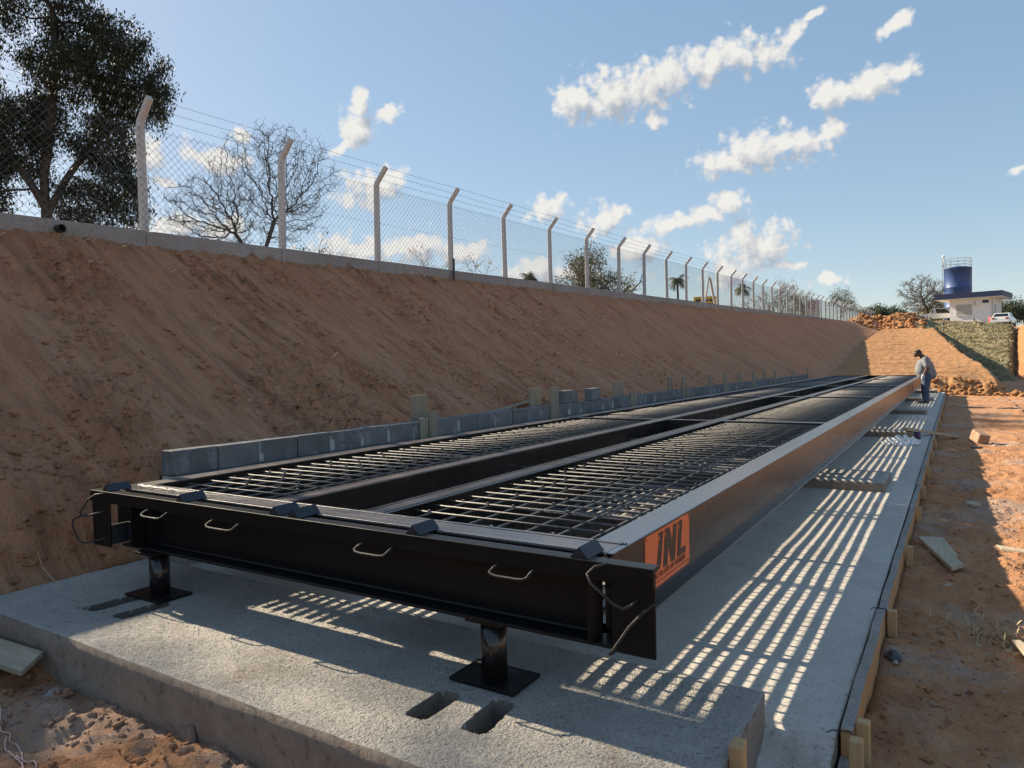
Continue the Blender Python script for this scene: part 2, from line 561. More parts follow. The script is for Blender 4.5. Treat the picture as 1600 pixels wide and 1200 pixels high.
M['wood_stake'] = wood_mat('stake_wood', (0.44, 0.25, 0.10), (0.60, 0.38, 0.17), 'Z')
M['wood_grey'] = wood_mat('weathered_upright_wood', (0.20, 0.165, 0.12), (0.34, 0.285, 0.21), 'Z')
M['wood_plank'] = wood_mat('pale_plank_wood', (0.36, 0.285, 0.19), (0.50, 0.41, 0.29), 'Y')
M['wood_top'] = concrete_mat('splashed_board_top', (0.37, 0.34, 0.30), (0.28, 0.25, 0.21), 0.4, False, (0.36, 0.22, 0.11), 40)
M['bark'] = simple_mat('grey_brown_bark', (0.055, 0.045, 0.037), 0.9, 0.3, 3, 0.6, 20)
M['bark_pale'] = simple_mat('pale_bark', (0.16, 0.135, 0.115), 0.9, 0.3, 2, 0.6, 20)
M['twig'] = simple_mat('bare_twig', (0.085, 0.07, 0.062), 0.9, 0.2, 3)
M['leaf_euc'] = leaf_mat('dark_gum_leaf', (0.014, 0.018, 0.010), (0.028, 0.034, 0.018), 0.10)
M['leaf_bush'] = leaf_mat('olive_bush_leaf', (0.045, 0.05, 0.022), (0.085, 0.085, 0.035), 0.3)
M['leaf_yellow'] = leaf_mat('yellowing_leaf', (0.14, 0.12, 0.04), (0.24, 0.19, 0.07), 0.35)
M['leaf_palm'] = leaf_mat('palm_leaf', (0.03, 0.038, 0.02), (0.06, 0.07, 0.035), 0.25)
M['leaf_con'] = leaf_mat('blue_green_leaf', (0.035, 0.05, 0.032), (0.06, 0.075, 0.045), 0.2)
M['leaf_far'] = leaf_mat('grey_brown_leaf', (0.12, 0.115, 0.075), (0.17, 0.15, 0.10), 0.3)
M['white_wall'] = simple_mat('white_render', (0.76, 0.75, 0.74), 0.85, 0.02, 2, 0.1, 60)
M['blue_paint'] = simple_mat('dark_blue_paint', (0.012, 0.022, 0.075), 0.6, 0.06, 2)
M['tank_paint'] = simple_mat('tank_blue_paint', (0.045, 0.09, 0.24), 0.45, 0.06, 1)
M['grey_metal'] = simple_mat('grey_shutter_metal', (0.42, 0.41, 0.37), 0.5, 0.06, 4)
M['steel_grey'] = simple_mat('grey_rail_paint', (0.12, 0.125, 0.13), 0.6, 0.06, 4)
M['dark_glass'] = simple_mat('dark_glass', (0.01, 0.012, 0.015), 0.08, 0.1, 2)
M['rubber'] = simple_mat('tyre_rubber', (0.016, 0.016, 0.017), 0.8, 0.1, 10)
M['car_white'] = simple_mat('white_car_paint', (0.68, 0.68, 0.68), 0.3, 0.02, 2, 0, 0, 0, 0.5, 'Object', 0.6)
M['car_silver'] = simple_mat('silver_car_paint', (0.45, 0.46, 0.47), 0.3, 0.02, 2, 0, 0, 0.3, 0.5, 'Object', 0.5)
M['red_paint'] = simple_mat('red_paint', (0.42, 0.03, 0.025), 0.5, 0.1, 5)
M['yellow_paint'] = simple_mat('yellow_paint', (0.75, 0.42, 0.02), 0.5, 0.05, 3)
M['sign_white'] = simple_mat('white_sign_sheet', (0.55, 0.53, 0.52), 0.5, 0.04, 3)
M['sign_red'] = simple_mat('faded_red_print', (0.42, 0.20, 0.19), 0.5, 0.08, 3)
M['skin'] = simple_mat('dark_skin', (0.085, 0.045, 0.03), 0.5, 0.1, 20)
M['shirt'] = simple_mat('grey_shirt_cloth', (0.20, 0.205, 0.22), 0.9, 0.06, 14, 0.3, 60)
M['jeans'] = simple_mat('blue_denim', (0.055, 0.085, 0.135), 0.9, 0.2, 8, 0.3, 120)
M['shoe'] = simple_mat('grey_shoe', (0.12, 0.12, 0.125), 0.7, 0.2, 20)
M['hair'] = simple_mat('black_hair', (0.012, 0.011, 0.010), 0.6, 0.2, 60)
M['glove'] = simple_mat('pale_glove', (0.42, 0.44, 0.44), 0.9, 0.1, 20)
M['stone'] = simple_mat('dark_stone', (0.075, 0.08, 0.085), 0.9, 0.35, 12, 0.8, 40)
M['clod'] = simple_mat('soil_clod', (0.36, 0.215, 0.135), 0.95, 0.3, 14, 0.9, 50)
M['greystone'] = simple_mat('grey_stone', (0.30, 0.28, 0.26), 0.9, 0.25, 10, 0.8, 40)
M['purple'] = simple_mat('purple_plastic', (0.055, 0.02, 0.10), 0.4, 0.1, 8)
M['string'] = simple_mat('pale_string', (0.66, 0.45, 0.38), 0.8, 0.05, 20)
M['straw'] = simple_mat('dry_straw', (0.42, 0.32, 0.18), 0.9, 0.25, 20)
M['greenblade'] = simple_mat('green_blade', (0.16, 0.18, 0.05), 0.8, 0.2, 20)
M['dark_hole'] = simple_mat('dark_pipe', (0.03, 0.025, 0.022), 0.9, 0.2, 20)


def bag_mat():
    m, nt, b = new_mat('clear_plastic_film')
    t = NT(nt)
    b.inputs['Base Color'].default_value = (0.78, 0.80, 0.84, 1)
    b.inputs['Roughness'].default_value = 0.25
    tr = nt.nodes.new('ShaderNodeBsdfTransparent')
    mx = nt.nodes.new('ShaderNodeMixShader')
    mx.inputs[0].default_value = 0.62
    t.L(tr.outputs[0], mx.inputs[1])
    t.L(b.outputs[0], mx.inputs[2])
    out = [n for n in nt.nodes if n.type == 'OUTPUT_MATERIAL'][0]
    t.L(mx.outputs[0], out.inputs['Surface'])
    t.bump(t.noise(t.coords('Object'), 14, 4, 0.6), 0.8, 0.02, b)
    return m


M['bag'] = bag_mat()


# ------------------------------------------------------------------ mesh helpers
def link(name, me, mat=None, parent=None, smooth=False, loc=None):
    o = bpy.data.objects.new(name, me)
    C.objects.link(o)
    if mat is not None and not me.materials:
        me.materials.append(M[mat] if isinstance(mat, str) else mat)
    if smooth:
        me.polygons.foreach_set('use_smooth', [True] * len(me.polygons))
    if parent is not None:
        o.parent = parent
        if loc is None and parent.parent is None:
            o.location = -Vector(parent.location)
        elif loc is not None:
            o.location = Vector(loc) - (Vector(parent.location) if parent.parent is None else Vector((0, 0, 0)))
    elif loc is not None:
        o.location = loc
    return o


def np_mesh(name, V, F):
    """mesh from arrays; F an (n,3) or (n,4) int array"""
    me = bpy.data.meshes.new(name)
    V = np.asarray(V, np.float32)
    F = np.asarray(F, np.int32)
    k = F.shape[1]
    me.vertices.add(len(V))
    me.vertices.foreach_set('co', V.ravel())
    me.loops.add(F.size)
    me.loops.foreach_set('vertex_index', F.ravel())
    me.polygons.add(len(F))
    me.polygons.foreach_set('loop_start', np.arange(0, F.size, k, dtype=np.int32))
    try:
        me.polygons.foreach_set('loop_total', np.full(len(F), k, dtype=np.int32))
    except Exception:
        pass
    me.update(calc_edges=True)
    me.validate()
    return me


class MB:
    def __init__(s):
        s.v, s.f = [], []

    def add(s, vs, fs):
        o = len(s.v)
        s.v += [tuple(p) for p in vs]
        s.f += [tuple(i + o for i in f) for f in fs]
        return s

    def box(s, x0, x1, y0, y1, z0, z1):
        return s.add([(x0, y0, z0), (x1, y0, z0), (x1, y1, z0), (x0, y1, z0),
                      (x0, y0, z1), (x1, y0, z1), (x1, y1, z1), (x0, y1, z1)],
                     [(0, 3, 2, 1), (4, 5, 6, 7), (0, 1, 5, 4), (1, 2, 6, 5), (2, 3, 7, 6), (3, 0, 4, 7)])

    def cbox(s, x0, x1, y0, y1, z0, z1, c=0.004):
        """box with chamfered edges"""
        vs = []
        for sx, xa in ((-1, x0), (1, x1)):
            for sy, ya in ((-1, y0), (1, y1)):
                for sz, za in ((-1, z0), (1, z1)):
                    vs += [(xa, ya - sy * c, za - sz * c), (xa - sx * c, ya, za - sz * c), (xa - sx * c, ya - sy * c, za)]
        o = len(s.v)
        s.v += vs
        bm = bmesh.new()
        bv = [bm.verts.new(p) for p in vs]
        bmesh.ops.convex_hull(bm, input=bv)
        bm.verts.index_update()
        idx = {v: i for i, v in enumerate(bv)}
        for f in bm.faces:
            s.f.append(tuple(o + idx[v] for v in f.verts))
        bm.free()
        return s

    def obox(s, c, size, mat):
        hx, hy, hz = [k / 2 for k in size]
        P = []
        for z in (-hz, hz):
            for x, y in ((-hx, -hy), (hx, -hy), (hx, hy), (-hx, hy)):
                P.append(tuple(Vector(c) + mat @ Vector((x, y, z))))
        return s.add(P, [(0, 3, 2, 1), (4, 5, 6, 7), (0, 1, 5, 4), (1, 2, 6, 5), (2, 3, 7, 6), (3, 0, 4, 7)])

    def tube(s, pts, r, n=6, cap=True):
        pts = [Vector(p) for p in pts]
        rs = r if hasattr(r, '__len__') else [r] * len(pts)
        o = len(s.v)
        prev = None
        for i, p in enumerate(pts):
            if i == 0:
                d = pts[1] - p
            elif i == len(pts) - 1:
                d = p - pts[i - 1]
            else:
                d = (pts[i + 1] - p).normalized() + (p - pts[i - 1]).normalized()
            d.normalize()
            if prev is None:
                a = Vector((0, 0, 1)) if abs(d.z) < 0.9 else Vector((1, 0, 0))
                u = d.cross(a).normalized()
            else:
                u = (prev - d * prev.dot(d)).normalized()
            prev = u
            w = d.cross(u)
            for k in range(n):
                t = 2 * PI * k / n
                s.v.append(tuple(p + (u * math.cos(t) + w * math.sin(t)) * rs[i]))
        for i in range(len(pts) - 1):
            for k in range(n):
                a, b = o + i * n + k, o + i * n + (k + 1) % n
                s.f.append((a, b, b + n, a + n))
        if cap:
            s.f.append(tuple(o + k for k in reversed(range(n))))
            e = o + (len(pts) - 1) * n
            s.f.append(tuple(e + k for k in range(n)))
        return s

    def prism(s, poly, axis, a, b):
        """extrude a 2D polygon along an axis from a to b. axis 'x': poly in (y,z); 'y': (x,z); 'z': (x,y)"""
        def P(p, t):
            return {'x': (t, p[0], p[1]), 'y': (p[0], t, p[1]), 'z': (p[0], p[1], t)}[axis]
        n = len(poly)
        vs = [P(p, a) for p in poly] + [P(p, b) for p in poly]
        fs = [(i, (i + 1) % n, n + (i + 1) % n, n + i) for i in range(n)]
        fs += [tuple(reversed(range(n))), tuple(range(n, 2 * n))]
        return s.add(vs, fs)

    def lathe(s, prof, c=(0, 0, 0), n=24):
        o = len(s.v)
        for r, z in prof:
            for k in range(n):
                t = 2 * PI * k / n
                s.v.append((c[0] + r * math.cos(t), c[1] + r * math.sin(t), c[2] + z))
        for i in range(len(prof) - 1):
            for k in range(n):
                a, b = o + i * n + k, o + i * n + (k + 1) % n
                s.f.append((a, b, b + n, a + n))
        s.f.append(tuple(o + k for k in reversed(range(n))))
        e = o + (len(prof) - 1) * n
        s.f.append(tuple(e + k for k in range(n)))
        return s

    def mesh(s, name):
        me = bpy.data.meshes.new(name)
        me.from_pydata(s.v, [], s.f)
        me.update()
        bm = bmesh.new()
        bm.from_mesh(me)
        bmesh.ops.recalc_face_normals(bm, faces=bm.faces)
        bm.to_mesh(me)
        bm.free()
        return me

    def build(s, name, mat, parent=None, smooth=False, loc=None):
        return link(name, s.mesh(name), mat, parent, smooth, loc)


def tag(o, label=None, cat=None, group=None, kind=None):
    if label:
        o['label'] = label
    if cat:
        o['category'] = cat
    if group:
        o['group'] = group
    if kind:
        o['kind'] = kind
    return o


def thing(name, label, cat, loc=(0, 0, 0), group=None):
    o = bpy.data.objects.new(name, None)
    o.empty_display_size = 0.1
    C.objects.link(o)
    o.location = loc
    return tag(o, label, cat, group)


def part(name, me, mat, parent, loc=None, smooth=False):
    return link(name, me, mat, parent, smooth, loc)


# ------------------------------------------------------------------ terrain
def plateau_z(x, y):
    z = 3.10 + 0.0255 * y
    return z - 0.17 * np.maximum(0, x + 1.0) * sstep(55, 85, y)


def crest_x(y):
    return -9.40 + 1.0 * sstep(50, 80, y)


def foot_x(y):
    return -5.14 - 0.85 * sstep(36, 60, y)


def ramp_right(y):
    return np.interp(y, [30, 37.7, 47.9, 67.6, 76], [1.62, 1.36, 0.20, -1.25, -1.8])


def terrain(x, y):
    cx, fx = crest_x(y), foot_x(y)
    P = plateau_z(x, y)
    Pc = 3.10 + 0.0255 * y
    yard = -0.13 + 0.05 * fbm(x * 0.7, y * 0.7, 3, 5) * sstep(-0.5, 0.4, x) - 0.03 * sstep(0.3, 1.4, x)
    # far yard
    r = 0.66 + np.clip(y - 36.0, -4, 40) * 0.0872
    rr = ramp_right(y) + 0.10 * fbm(y * 0.8, x * 0.1, 3, 40)
    face = sstep(34.75, 35.65, y + 0.22 * fbm(x * 1.4, y * 1.4, 3, 31))
    ramp = -0.13 + (r + 0.13 - 0.24 * sstep(-0.4, 1.2, x) * (1 - sstep(36, 42, y))) * face
    ramp = ramp - np.maximum(0, x - rr) * 1.25
    base_e = np.interp(y, [53, 56, 70, 82, 95], [-2.0, -0.10, 2.9, 4.72, 0])
    zE = np.where(y < 82, base_e, 4.72 + (P - 4.72) * sstep(80, 95, y))
    zE = np.where(y < 82, np.minimum(zE, P - 0.4 + 0 * y), zE)
    zE = np.where(y >= 82, np.minimum(P, zE), zE)
    g = np.maximum(np.maximum(yard, ramp), np.where(y > 50, zE, -9))
    # bank
    zf = np.where(y < 34, 0.06 + 0.62 * sstep(2.55, 3.25, y), 0)
    zf = np.where(y >= 34, np.maximum(0.68, r * 0.98), zf)
    t = np.clip((fx - x) / np.maximum(fx - cx, 0.2), 0, 1)
    prof = t - 0.045 * np.sin(PI * t)
    near = 1 - sstep(2.4, 3.2, y)
    prof = prof + near * 0.13 * sstep(0.02, 0.10, t) * (1 - t)
    B = zf + (Pc + 0.02 - zf) * prof
    z = np.where(x < fx, B, g)
    past = sstep(77, 81, y + 0.8 * pn(x * 0.8, y * 0.8, 77))
    z = np.where((x < fx) & (y > 76), B * (1 - past) + np.where(x < -8, Pc, np.maximum(g, np.interp(y, [60, 75, 82], [2.9, 4.0, 5.1]))) * past, z)
    z = np.where(x < cx, Pc, z)
    drop = 0.45 * np.maximum(0, x + 2.6) ** 1.2
    z = np.where((y > 74) & (x < 2) & ((x > fx) | (y > 79)), np.maximum(z, np.interp(y, [74, 75, 79, 83], [4.0, 4.15, 4.7, 5.15]) - drop), z)
    z = np.where((y > 83) & (x < 2), np.maximum(z, np.minimum(P, 5.35 + 0 * y) - drop), z)
    # heaps pushed up at the head of the ramp
    for hx, hy, hh, hr in ((-4.5, 80.5, 0.85, 1.3), (-6.0, 79.5, 0.55, 1.5), (-7.4, 79, 0.5, 1.2), (-3.0, 80.5, 0.35, 1.1), (-5.2, 77.6, 0.4, 1.1), (-3.9, 77.2, 0.35, 0.9), (-8.4, 79.5, 0.40, 1.1), (-6.8, 77.5, 0.35, 0.9)):
        z = z + hh * np.exp(-((x - hx) ** 2 + (y - hy) ** 2) / (hr * hr))
    # lit spoil heap past the grass, with the trench beside it
    q = x - 0.0575 * y
    m = sstep(56, 60, y) * (1 - sstep(80, 88, y))
    z = z - 0.7 * m * np.exp(-(q / 0.22) ** 2) + m * (0.5 + 0.5 * fbm(x * 1.2, y * 1.2, 3, 49)) * sstep(0.25, 1.1, q)
    # row of clods along the foot of the ramp face
    z = z + 0.34 * np.exp(-((y - 34.55) / 0.35) ** 2) * np.clip(fbm(x * 2.2, y * 2.2, 3, 61) + 0.35, 0, 1) * sstep(-0.9, -0.5, x) * (1 - sstep(2.2, 3.2, x))
    # ----- relief
    onbank = ((x < fx) & (x > cx - 0.1) & (y < 79)).astype(float)
    nearw = 1 - sstep(8, 30, np.hypot(x, y))
    streak = fbm(x * 0.55, y * 4.6, 4, 3)
    patch = np.clip(fbm(x * 0.45 + 3, y * 1.6, 3, 23) * 1.8 + 0.25, 0, 1)
    lump = fbm(x * 7, y * 11, 3, 9)
    z = z + onbank * (0.05 * fbm(x * 0.5, y * 0.5, 2, 2) * np.minimum(1, t * 6) + 0.045 * streak * np.minimum(1, t * 8) + 0.16 * patch * np.clip(lump - 0.05, 0, 1) * (0.5 + nearw) - 0.05 * patch * np.clip(-lump - 0.15, 0, 1))
    z = z + onbank * near * 0.16 * np.clip(1 - np.abs(t - 0.10) / 0.10, 0, 1) * fbm(x * 2.2, y * 2.2, 3, 13)
    yd = ((x >= fx) & (y < 34)).astype(float)
    z = z + yd * (0.040 * fbm(x * 2.0, y * 2.0, 4, 15) + 0.050 * np.clip(fbm(x * 8, y * 8, 3, 19) - 0.05, 0, 1) * (0.4 + nearw))
    fr = yd * (1 - sstep(1.6, 1.95, y)) * sstep(-0.2, -1.0, x)
    z = z + fr * (0.06 * fbm(x * 1.6, y * 1.6, 3, 25) + 0.09 * np.clip(fbm(x * 6, y * 6, 3, 27) - 0.02, 0, 1))
    rampz = ((y > 34) & (x >= fx) & (x < rr)).astype(float)
    z = z + rampz * (0.06 * fbm(x * 0.3, y * 2.2, 3, 29) + 0.05 * fbm(x * 2.2, y * 2.2, 3, 30) + 0.05 * np.clip(fbm(x * 1.1, y * 3.0, 3, 33), 0, 1))
    steep = np.exp(-((y - 35.3) / 0.8) ** 2) * (x > -5.0) * (x < 3)
    z = z + steep * 0.16 * fbm(x * 2.0, y * 2.0, 4, 37)
    head = sstep(74, 77, y) * (1 - sstep(84, 90, y)) * (x < -1.0) * (x > cx)
    z = z + head * 0.30 * np.abs(fbm(x * 1.3, y * 1.3, 3, 43))
    gr = (y > 53) & (y < 96) & (x > rr)
    z = z + gr * (0.16 * fbm(x * 0.9, y * 1.6, 3, 47) + 0.10 * fbm(x * 2.2, y * 3, 2, 48))
    # keep under the concrete
    under = (x > -5.06) & (x < -0.36) & (y > 1.86) & (y < 34.4)
    z = np.where(under, np.minimum(z, -0.42), z)
    under2 = (x > -0.66) & (x < -0.36) & (y > 1.86) & (y < 2.5)
    z = np.where(under2, -0.30 + 0 * x, z)
    return z


def graded(a, fine0, fine1, b, s0, grow, smax):
    v = list(np.arange(fine0, fine1, s0))
    p, st = fine1, s0
    while p < b:
        v.append(p)
        st = min(st * grow, smax if p < 130 else 60)
        p += st
    v.append(b)
    w = []
    p, st = fine0, s0
    while p > a:
        st = min(st * grow, smax * 3 if p > -40 else 60)
        p -= st
        w.append(p)
    return np.array(sorted(set([round(k, 4) for k in w + v])))


gx = graded(-500, -9.6, 1.7, 500, 0.034, 1.07, 2.5)
gy = graded(-60, -0.6, 9.0, 1500, 0.034, 1.0065, 0.42)
GX, GY = np.meshgrid(gx, gy)
GZ = terrain(GX, GY)
nx, ny = len(gx), len(gy)
TV = np.stack([GX, GY, GZ], -1).reshape(-1, 3)
ii, jj = np.meshgrid(np.arange(nx - 1), np.arange(ny - 1))
ii, jj = ii.ravel(), jj.ravel()
TF = np.stack([jj * nx + ii, jj * nx + ii + 1, (jj + 1) * nx + ii + 1, (jj + 1) * nx + ii], -1)
ccx = (gx[ii] + gx[ii + 1]) / 2
ccy = (gy[jj] + gy[jj + 1]) / 2
_cr, _ft, _rr = crest_x(ccy), foot_x(ccy), ramp_right(ccy)
buried = (ccx > -5.0) & (ccx < -0.42) & (ccy > 1.95) & (ccy < 34.3)
cls = np.full(len(ccx), 0)                                       # yard
cls[(ccx < _ft) & (ccx > _cr) & (ccy < 78)] = 1                  # bank
cls[(ccy > 34.6) & (ccx >= _ft) & (ccx < _rr + 0.05) & (ccy < 75)] = 2
cls[(ccy > 34.2) & (ccy < 34.9) & (ccx > -1.2) & (ccx < 2.6)] = 2
cls[(ccy > 53.5) & (ccx > _rr + 0.05) & (ccx < 0.0575 * ccy + 0.02) & (ccy < 90)] = 3
cls[(ccy >= 75) & (ccy < 90) & (ccx > -3.2) & (ccx < 0.0575 * ccy)] = 3
cls[(ccy > 75) & (ccx < -3.2) & (ccx >= _ft)] = 5
cls[(ccy >= 78) & (ccx < -3.2)] = 5
cls[(ccx <= _cr) & (ccy < 90)] = 4
cls[(ccx < -9.6)] = 4
cls[(ccy >= 90)] = 4
cls[(ccy > 53.5) & (ccx >= 0.0575 * ccy + 0.02) & (ccy < 90)] = 5
cls[buried] = -1
for k, (nm, mt) in enumerate((('ground', 'yard'), ('earth_bank', 'bank'), ('earth_ramp', 'ramp'), ('grass_slope', 'grass'), ('plateau', 'plateau'), ('dirt_heap', 'pile'))):
    F = TF[cls == k]
    used, invx = np.unique(F, return_inverse=True)
    me = np_mesh(nm, TV[used], invx.reshape(F.shape))
    o = link(nm, me, mt, None, True)
    tag(o, kind='structure')


def tz(x, y):
    return float(terrain(np.array([float(x)]), np.array([float(y)]))[0])


# ------------------------------------------------------------------ concrete slab and plinths
SLAB_X0, SLAB_X1 = -5.05, -0.40


def height_block(name, xs, ys, zfun, zbot, mat_top, mat_side, parent=None):
    X, Y = np.meshgrid(xs, ys)
    Z = zfun(X, Y)
    n, m_ = len(xs), len(ys)
    # ragged outline
    V = np.stack([X, Y, Z], -1).reshape(-1, 3)
    I, J = np.meshgrid(np.arange(n - 1), np.arange(m_ - 1))
    I, J = I.ravel(), J.ravel()
    F = np.stack([J * n + I, J * n + I + 1, (J + 1) * n + I + 1, (J + 1) * n + I], -1)
    nt_ = len(F)
    ring = [j * n for j in range(m_ - 1, 0, -1)] + list(range(0, n - 1)) + [j * n + n - 1 for j in range(0, m_ - 1)] + [(m_ - 1) * n + i for i in range(n - 1, 0, -1)]
    R = V[ring].copy()
    rows = 7
    base = len(V)
    allV = [V]
    ztop = R[:, 2].copy()
    cx, cy = (xs[0] + xs[-1]) / 2, (ys[0] + ys[-1]) / 2
    for q in range(1, rows + 1):
        Q = R.copy()
        f = q / rows
        Q[:, 2] = ztop + (zbot - ztop) * f
        off = 0.003 * fbm((Q[:, 0] + Q[:, 1]) * 5, Q[:, 2] * 6 + q, 2, 91)
        Q[:, 0] += np.sign(Q[:, 0] - cx) * np.where(np.isclose(R[:, 0], xs[0]) | np.isclose(R[:, 0], xs[-1]), off, 0)
        Q[:, 1] += np.sign(Q[:, 1] - cy) * np.where(np.isclose(R[:, 1], ys[0]) | np.isclose(R[:, 1], ys[-1]), off, 0)
        allV.append(Q)
    rl = len(ring)
    SF = []
    prev = np.array(ring)
    for q in range(1, rows + 1):
        curi = base + (q - 1) * rl + np.arange(rl)
        SF.append(np.stack([prev, curi, np.roll(curi, -1), np.roll(prev, -1)], -1))
        prev = curi
    F = np.concatenate([F] + SF)
    me = np_mesh(name, np.concatenate(allV), F)
    me.materials.append(M[mat_top])
    me.materials.append(M[mat_side])
    mi = np.zeros(len(F), np.int32)
    mi[nt_:] = 1
    me.polygons.foreach_set('material_index', mi)
    sm = np.ones(len(F), bool)
    me.polygons.foreach_set('use_smooth', sm)
    return link(name, me, None, parent)


def slab_z(X, Y):
    z = 0.0015 * fbm(X * 9, Y * 30, 3, 71) + 0.004 * fbm(X * 1.2, Y * 1.2, 2, 72)
    low = (1 - sstep(2.62, 3.02, Y + 0.10 * fbm(X * 5, Y * 5, 3, 73)))
    rough = low * (-0.19 + 0.035 * fbm(X * 16, Y * 16, 3, 74))
    seam = 0.0
    for k in range(1, 11):
        seam = seam - 0.006 * np.exp(-((Y - 2.95 - 3.07 * k - 0.02 * pn(X * 3, X * 0 + k, 75)) / 0.015) ** 2)
    return z + rough + seam


ys = np.concatenate([np.arange(2.25, 3.2, 0.016), np.arange(3.2, 9, 0.05), np.arange(9, 34.45, 0.16)])
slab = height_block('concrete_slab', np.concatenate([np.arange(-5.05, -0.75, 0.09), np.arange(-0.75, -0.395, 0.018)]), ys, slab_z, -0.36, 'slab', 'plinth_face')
tag(slab, kind='structure')


def slots(X, Y):
    z = 0 * X
    for (x0, x1, y0, y1, sh) in ((-1.836, -1.748, 2.085, 2.325, 0.0), (-1.576, -1.490, 2.105, 2.375, -0.02), (-4.315, -4.205, 2.115, 2.40, 0.02), (-4.030, -3.930, 2.13, 2.42, 0.02)):
        px = X - (x0 + x1) / 2 - sh * (Y - y0) / 0.25
        py = Y - (y0 + y1) / 2
        rx, ry = (x1 - x0) / 2 * 1.12, (y1 - y0) / 2
        rad = 0.03
        qx, qy = np.abs(px) - rx + rad, np.abs(py) - ry + rad
        d = np.hypot(np.maximum(qx, 0), np.maximum(qy, 0)) + np.minimum(np.maximum(qx, qy), 0) - rad
        d = d + 0.005 * fbm(X * 10, Y * 10, 2, 81)
        z = z - (0.17 + 0.03 * fbm(X * 30, Y * 30, 2, 82)) * (1 - sstep(-0.005, 0.004, d))
    return z


def plinth_z_front(X, Y):
    edge = np.minimum(np.minimum(Y - 1.83, 2.96 - Y), np.minimum(X + 5.05, -0.67 - X))
    z = 0.12 + 0.005 * fbm(X * 2.2, Y * 2.2, 3, 84) + np.random.default_rng(4).normal(0, 0.0011, X.shape) * sstep(0.004, 0.02, edge)
    z = z - 0.004 * np.exp(-np.maximum(edge, 0) / 0.012) * (0.6 + np.clip(fbm(X * 9, Y * 9, 2, 86), -0.5, 1))
    return z + slots(X, Y)


M['slot'] = concrete_mat('shaded_slot_concrete', (0.27, 0.24, 0.20), (0.19, 0.165, 0.14), 0.9, False, (0.16, 0.11, 0.08), 50)  # darker colour stands in for the shade inside the slots
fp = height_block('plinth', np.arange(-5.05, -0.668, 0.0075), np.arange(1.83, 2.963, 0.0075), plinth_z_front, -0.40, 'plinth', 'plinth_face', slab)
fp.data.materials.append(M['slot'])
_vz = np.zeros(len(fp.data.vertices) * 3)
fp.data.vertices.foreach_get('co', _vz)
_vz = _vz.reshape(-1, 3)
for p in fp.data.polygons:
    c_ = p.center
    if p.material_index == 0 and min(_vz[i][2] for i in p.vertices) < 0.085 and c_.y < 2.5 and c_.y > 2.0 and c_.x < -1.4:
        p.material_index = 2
PLINTH_Y = (8.70, 14.85, 21.05, 27.25, 33.45)
for py in PLINTH_Y:
    def pz(X, Y, py=py):
        edge = np.minimum(np.minimum(Y - py, py + 0.92 - Y), -0.67 - X)
        return 0.115 + 0.004 * fbm(X * 3, Y * 3, 3, 87) + 0.005 * fbm(X * 22, Y * 22, 2, 88) - 0.015 * np.exp(-np.maximum(edge, 0) / 0.02)
    st = 0.03 if py < 12 else 0.06
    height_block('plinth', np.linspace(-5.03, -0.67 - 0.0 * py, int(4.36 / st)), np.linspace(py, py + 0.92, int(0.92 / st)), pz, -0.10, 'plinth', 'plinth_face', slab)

# ------------------------------------------------------------------ weighbridge
ZT, ZB = 0.74, 0.405
XR0, XR1 = -1.29, -1.135
XL0, XL1 = -4.67, -4.515
RL0, RL1 = -3.33, -3.18
RR0, RR1 = -2.63, -2.475
YF, YE = 2.50, 33.60
MOD = [2.67, 8.90, 15.10, 21.30, 27.50, 33.60]
wb = thing('weighbridge', 'long black steel truck weighbridge deck on stub legs over the concrete slab', 'weighbridge', (-2.9, 2.5, 0.12))


def ibeam(x0, x1, y0, y1, web_x, zt=ZT, zb=ZB, tf=0.013, inner=None):
    b = MB()
    b.cbox(x0, x1, y0, y1, zt - tf, zt, 0.003)
    b.box(web_x, web_x + 0.012, y0, y1, zb + tf, zt - tf)
    return b


cuts = [2.515, 8.10, 14.30, 20.50, 26.70, YE]
for k in range(5):
    y0, y1 = cuts[k] + 0.004, cuts[k + 1] - 0.004
    b = ibeam(XR0, XR1, y0, y1, -1.159)
    b.cbox(XR0 - 0.02, -1.103, y0, y1, ZB, ZB + 0.013, 0.003)
    g = b.build('girder', 'steel_web', wb)
    g.data.materials.append(M['steel_top'])
    for p in g.data.polygons:
        if p.normal.z > 0.6 and p.center.z > 0.7:
            p.material_index = 1
    b = ibeam(XL0, XL1, y0, y1, -4.658)
    b.cbox(XL0 - 0.03, XL1, y0, y1, ZB, ZB + 0.013, 0.003)
    g = b.build('girder', 'steel_web', wb)
    g.data.materials.append(M['steel_rail'])
    for p in g.data.polygons:
        if p.normal.z > 0.6 and p.center.z > 0.7:
            p.material_index = 1
    for (x0, x1, wx, mt) in ((RL0, RL1, RL1 - 0.03, 'steel_rail'), (RR0, RR1, RR0 + 0.02, 'steel_top')):
        b = ibeam(x0, x1, max(y0, 2.675), y1, wx)
        b.cbox(x0, x1, max(y0, 2.675), y1, ZB, ZB + 0.013, 0.003)
        # rolled lip lines on the top face
        b.box(x0 + 0.012, x0 + 0.030, max(y0, 2.675), y1, ZT, ZT + 0.003)
        b.box(x1 - 0.030, x1 - 0.012, max(y0, 2.675), y1, ZT, ZT + 0.003)
        g = b.build('inner_rail', 'steel_web', wb)
        g.data.materials.append(M[mt])
        for p in g.data.polygons:
            if p.normal.z > 0.6 and p.center.z > 0.7:
                p.material_index = 1

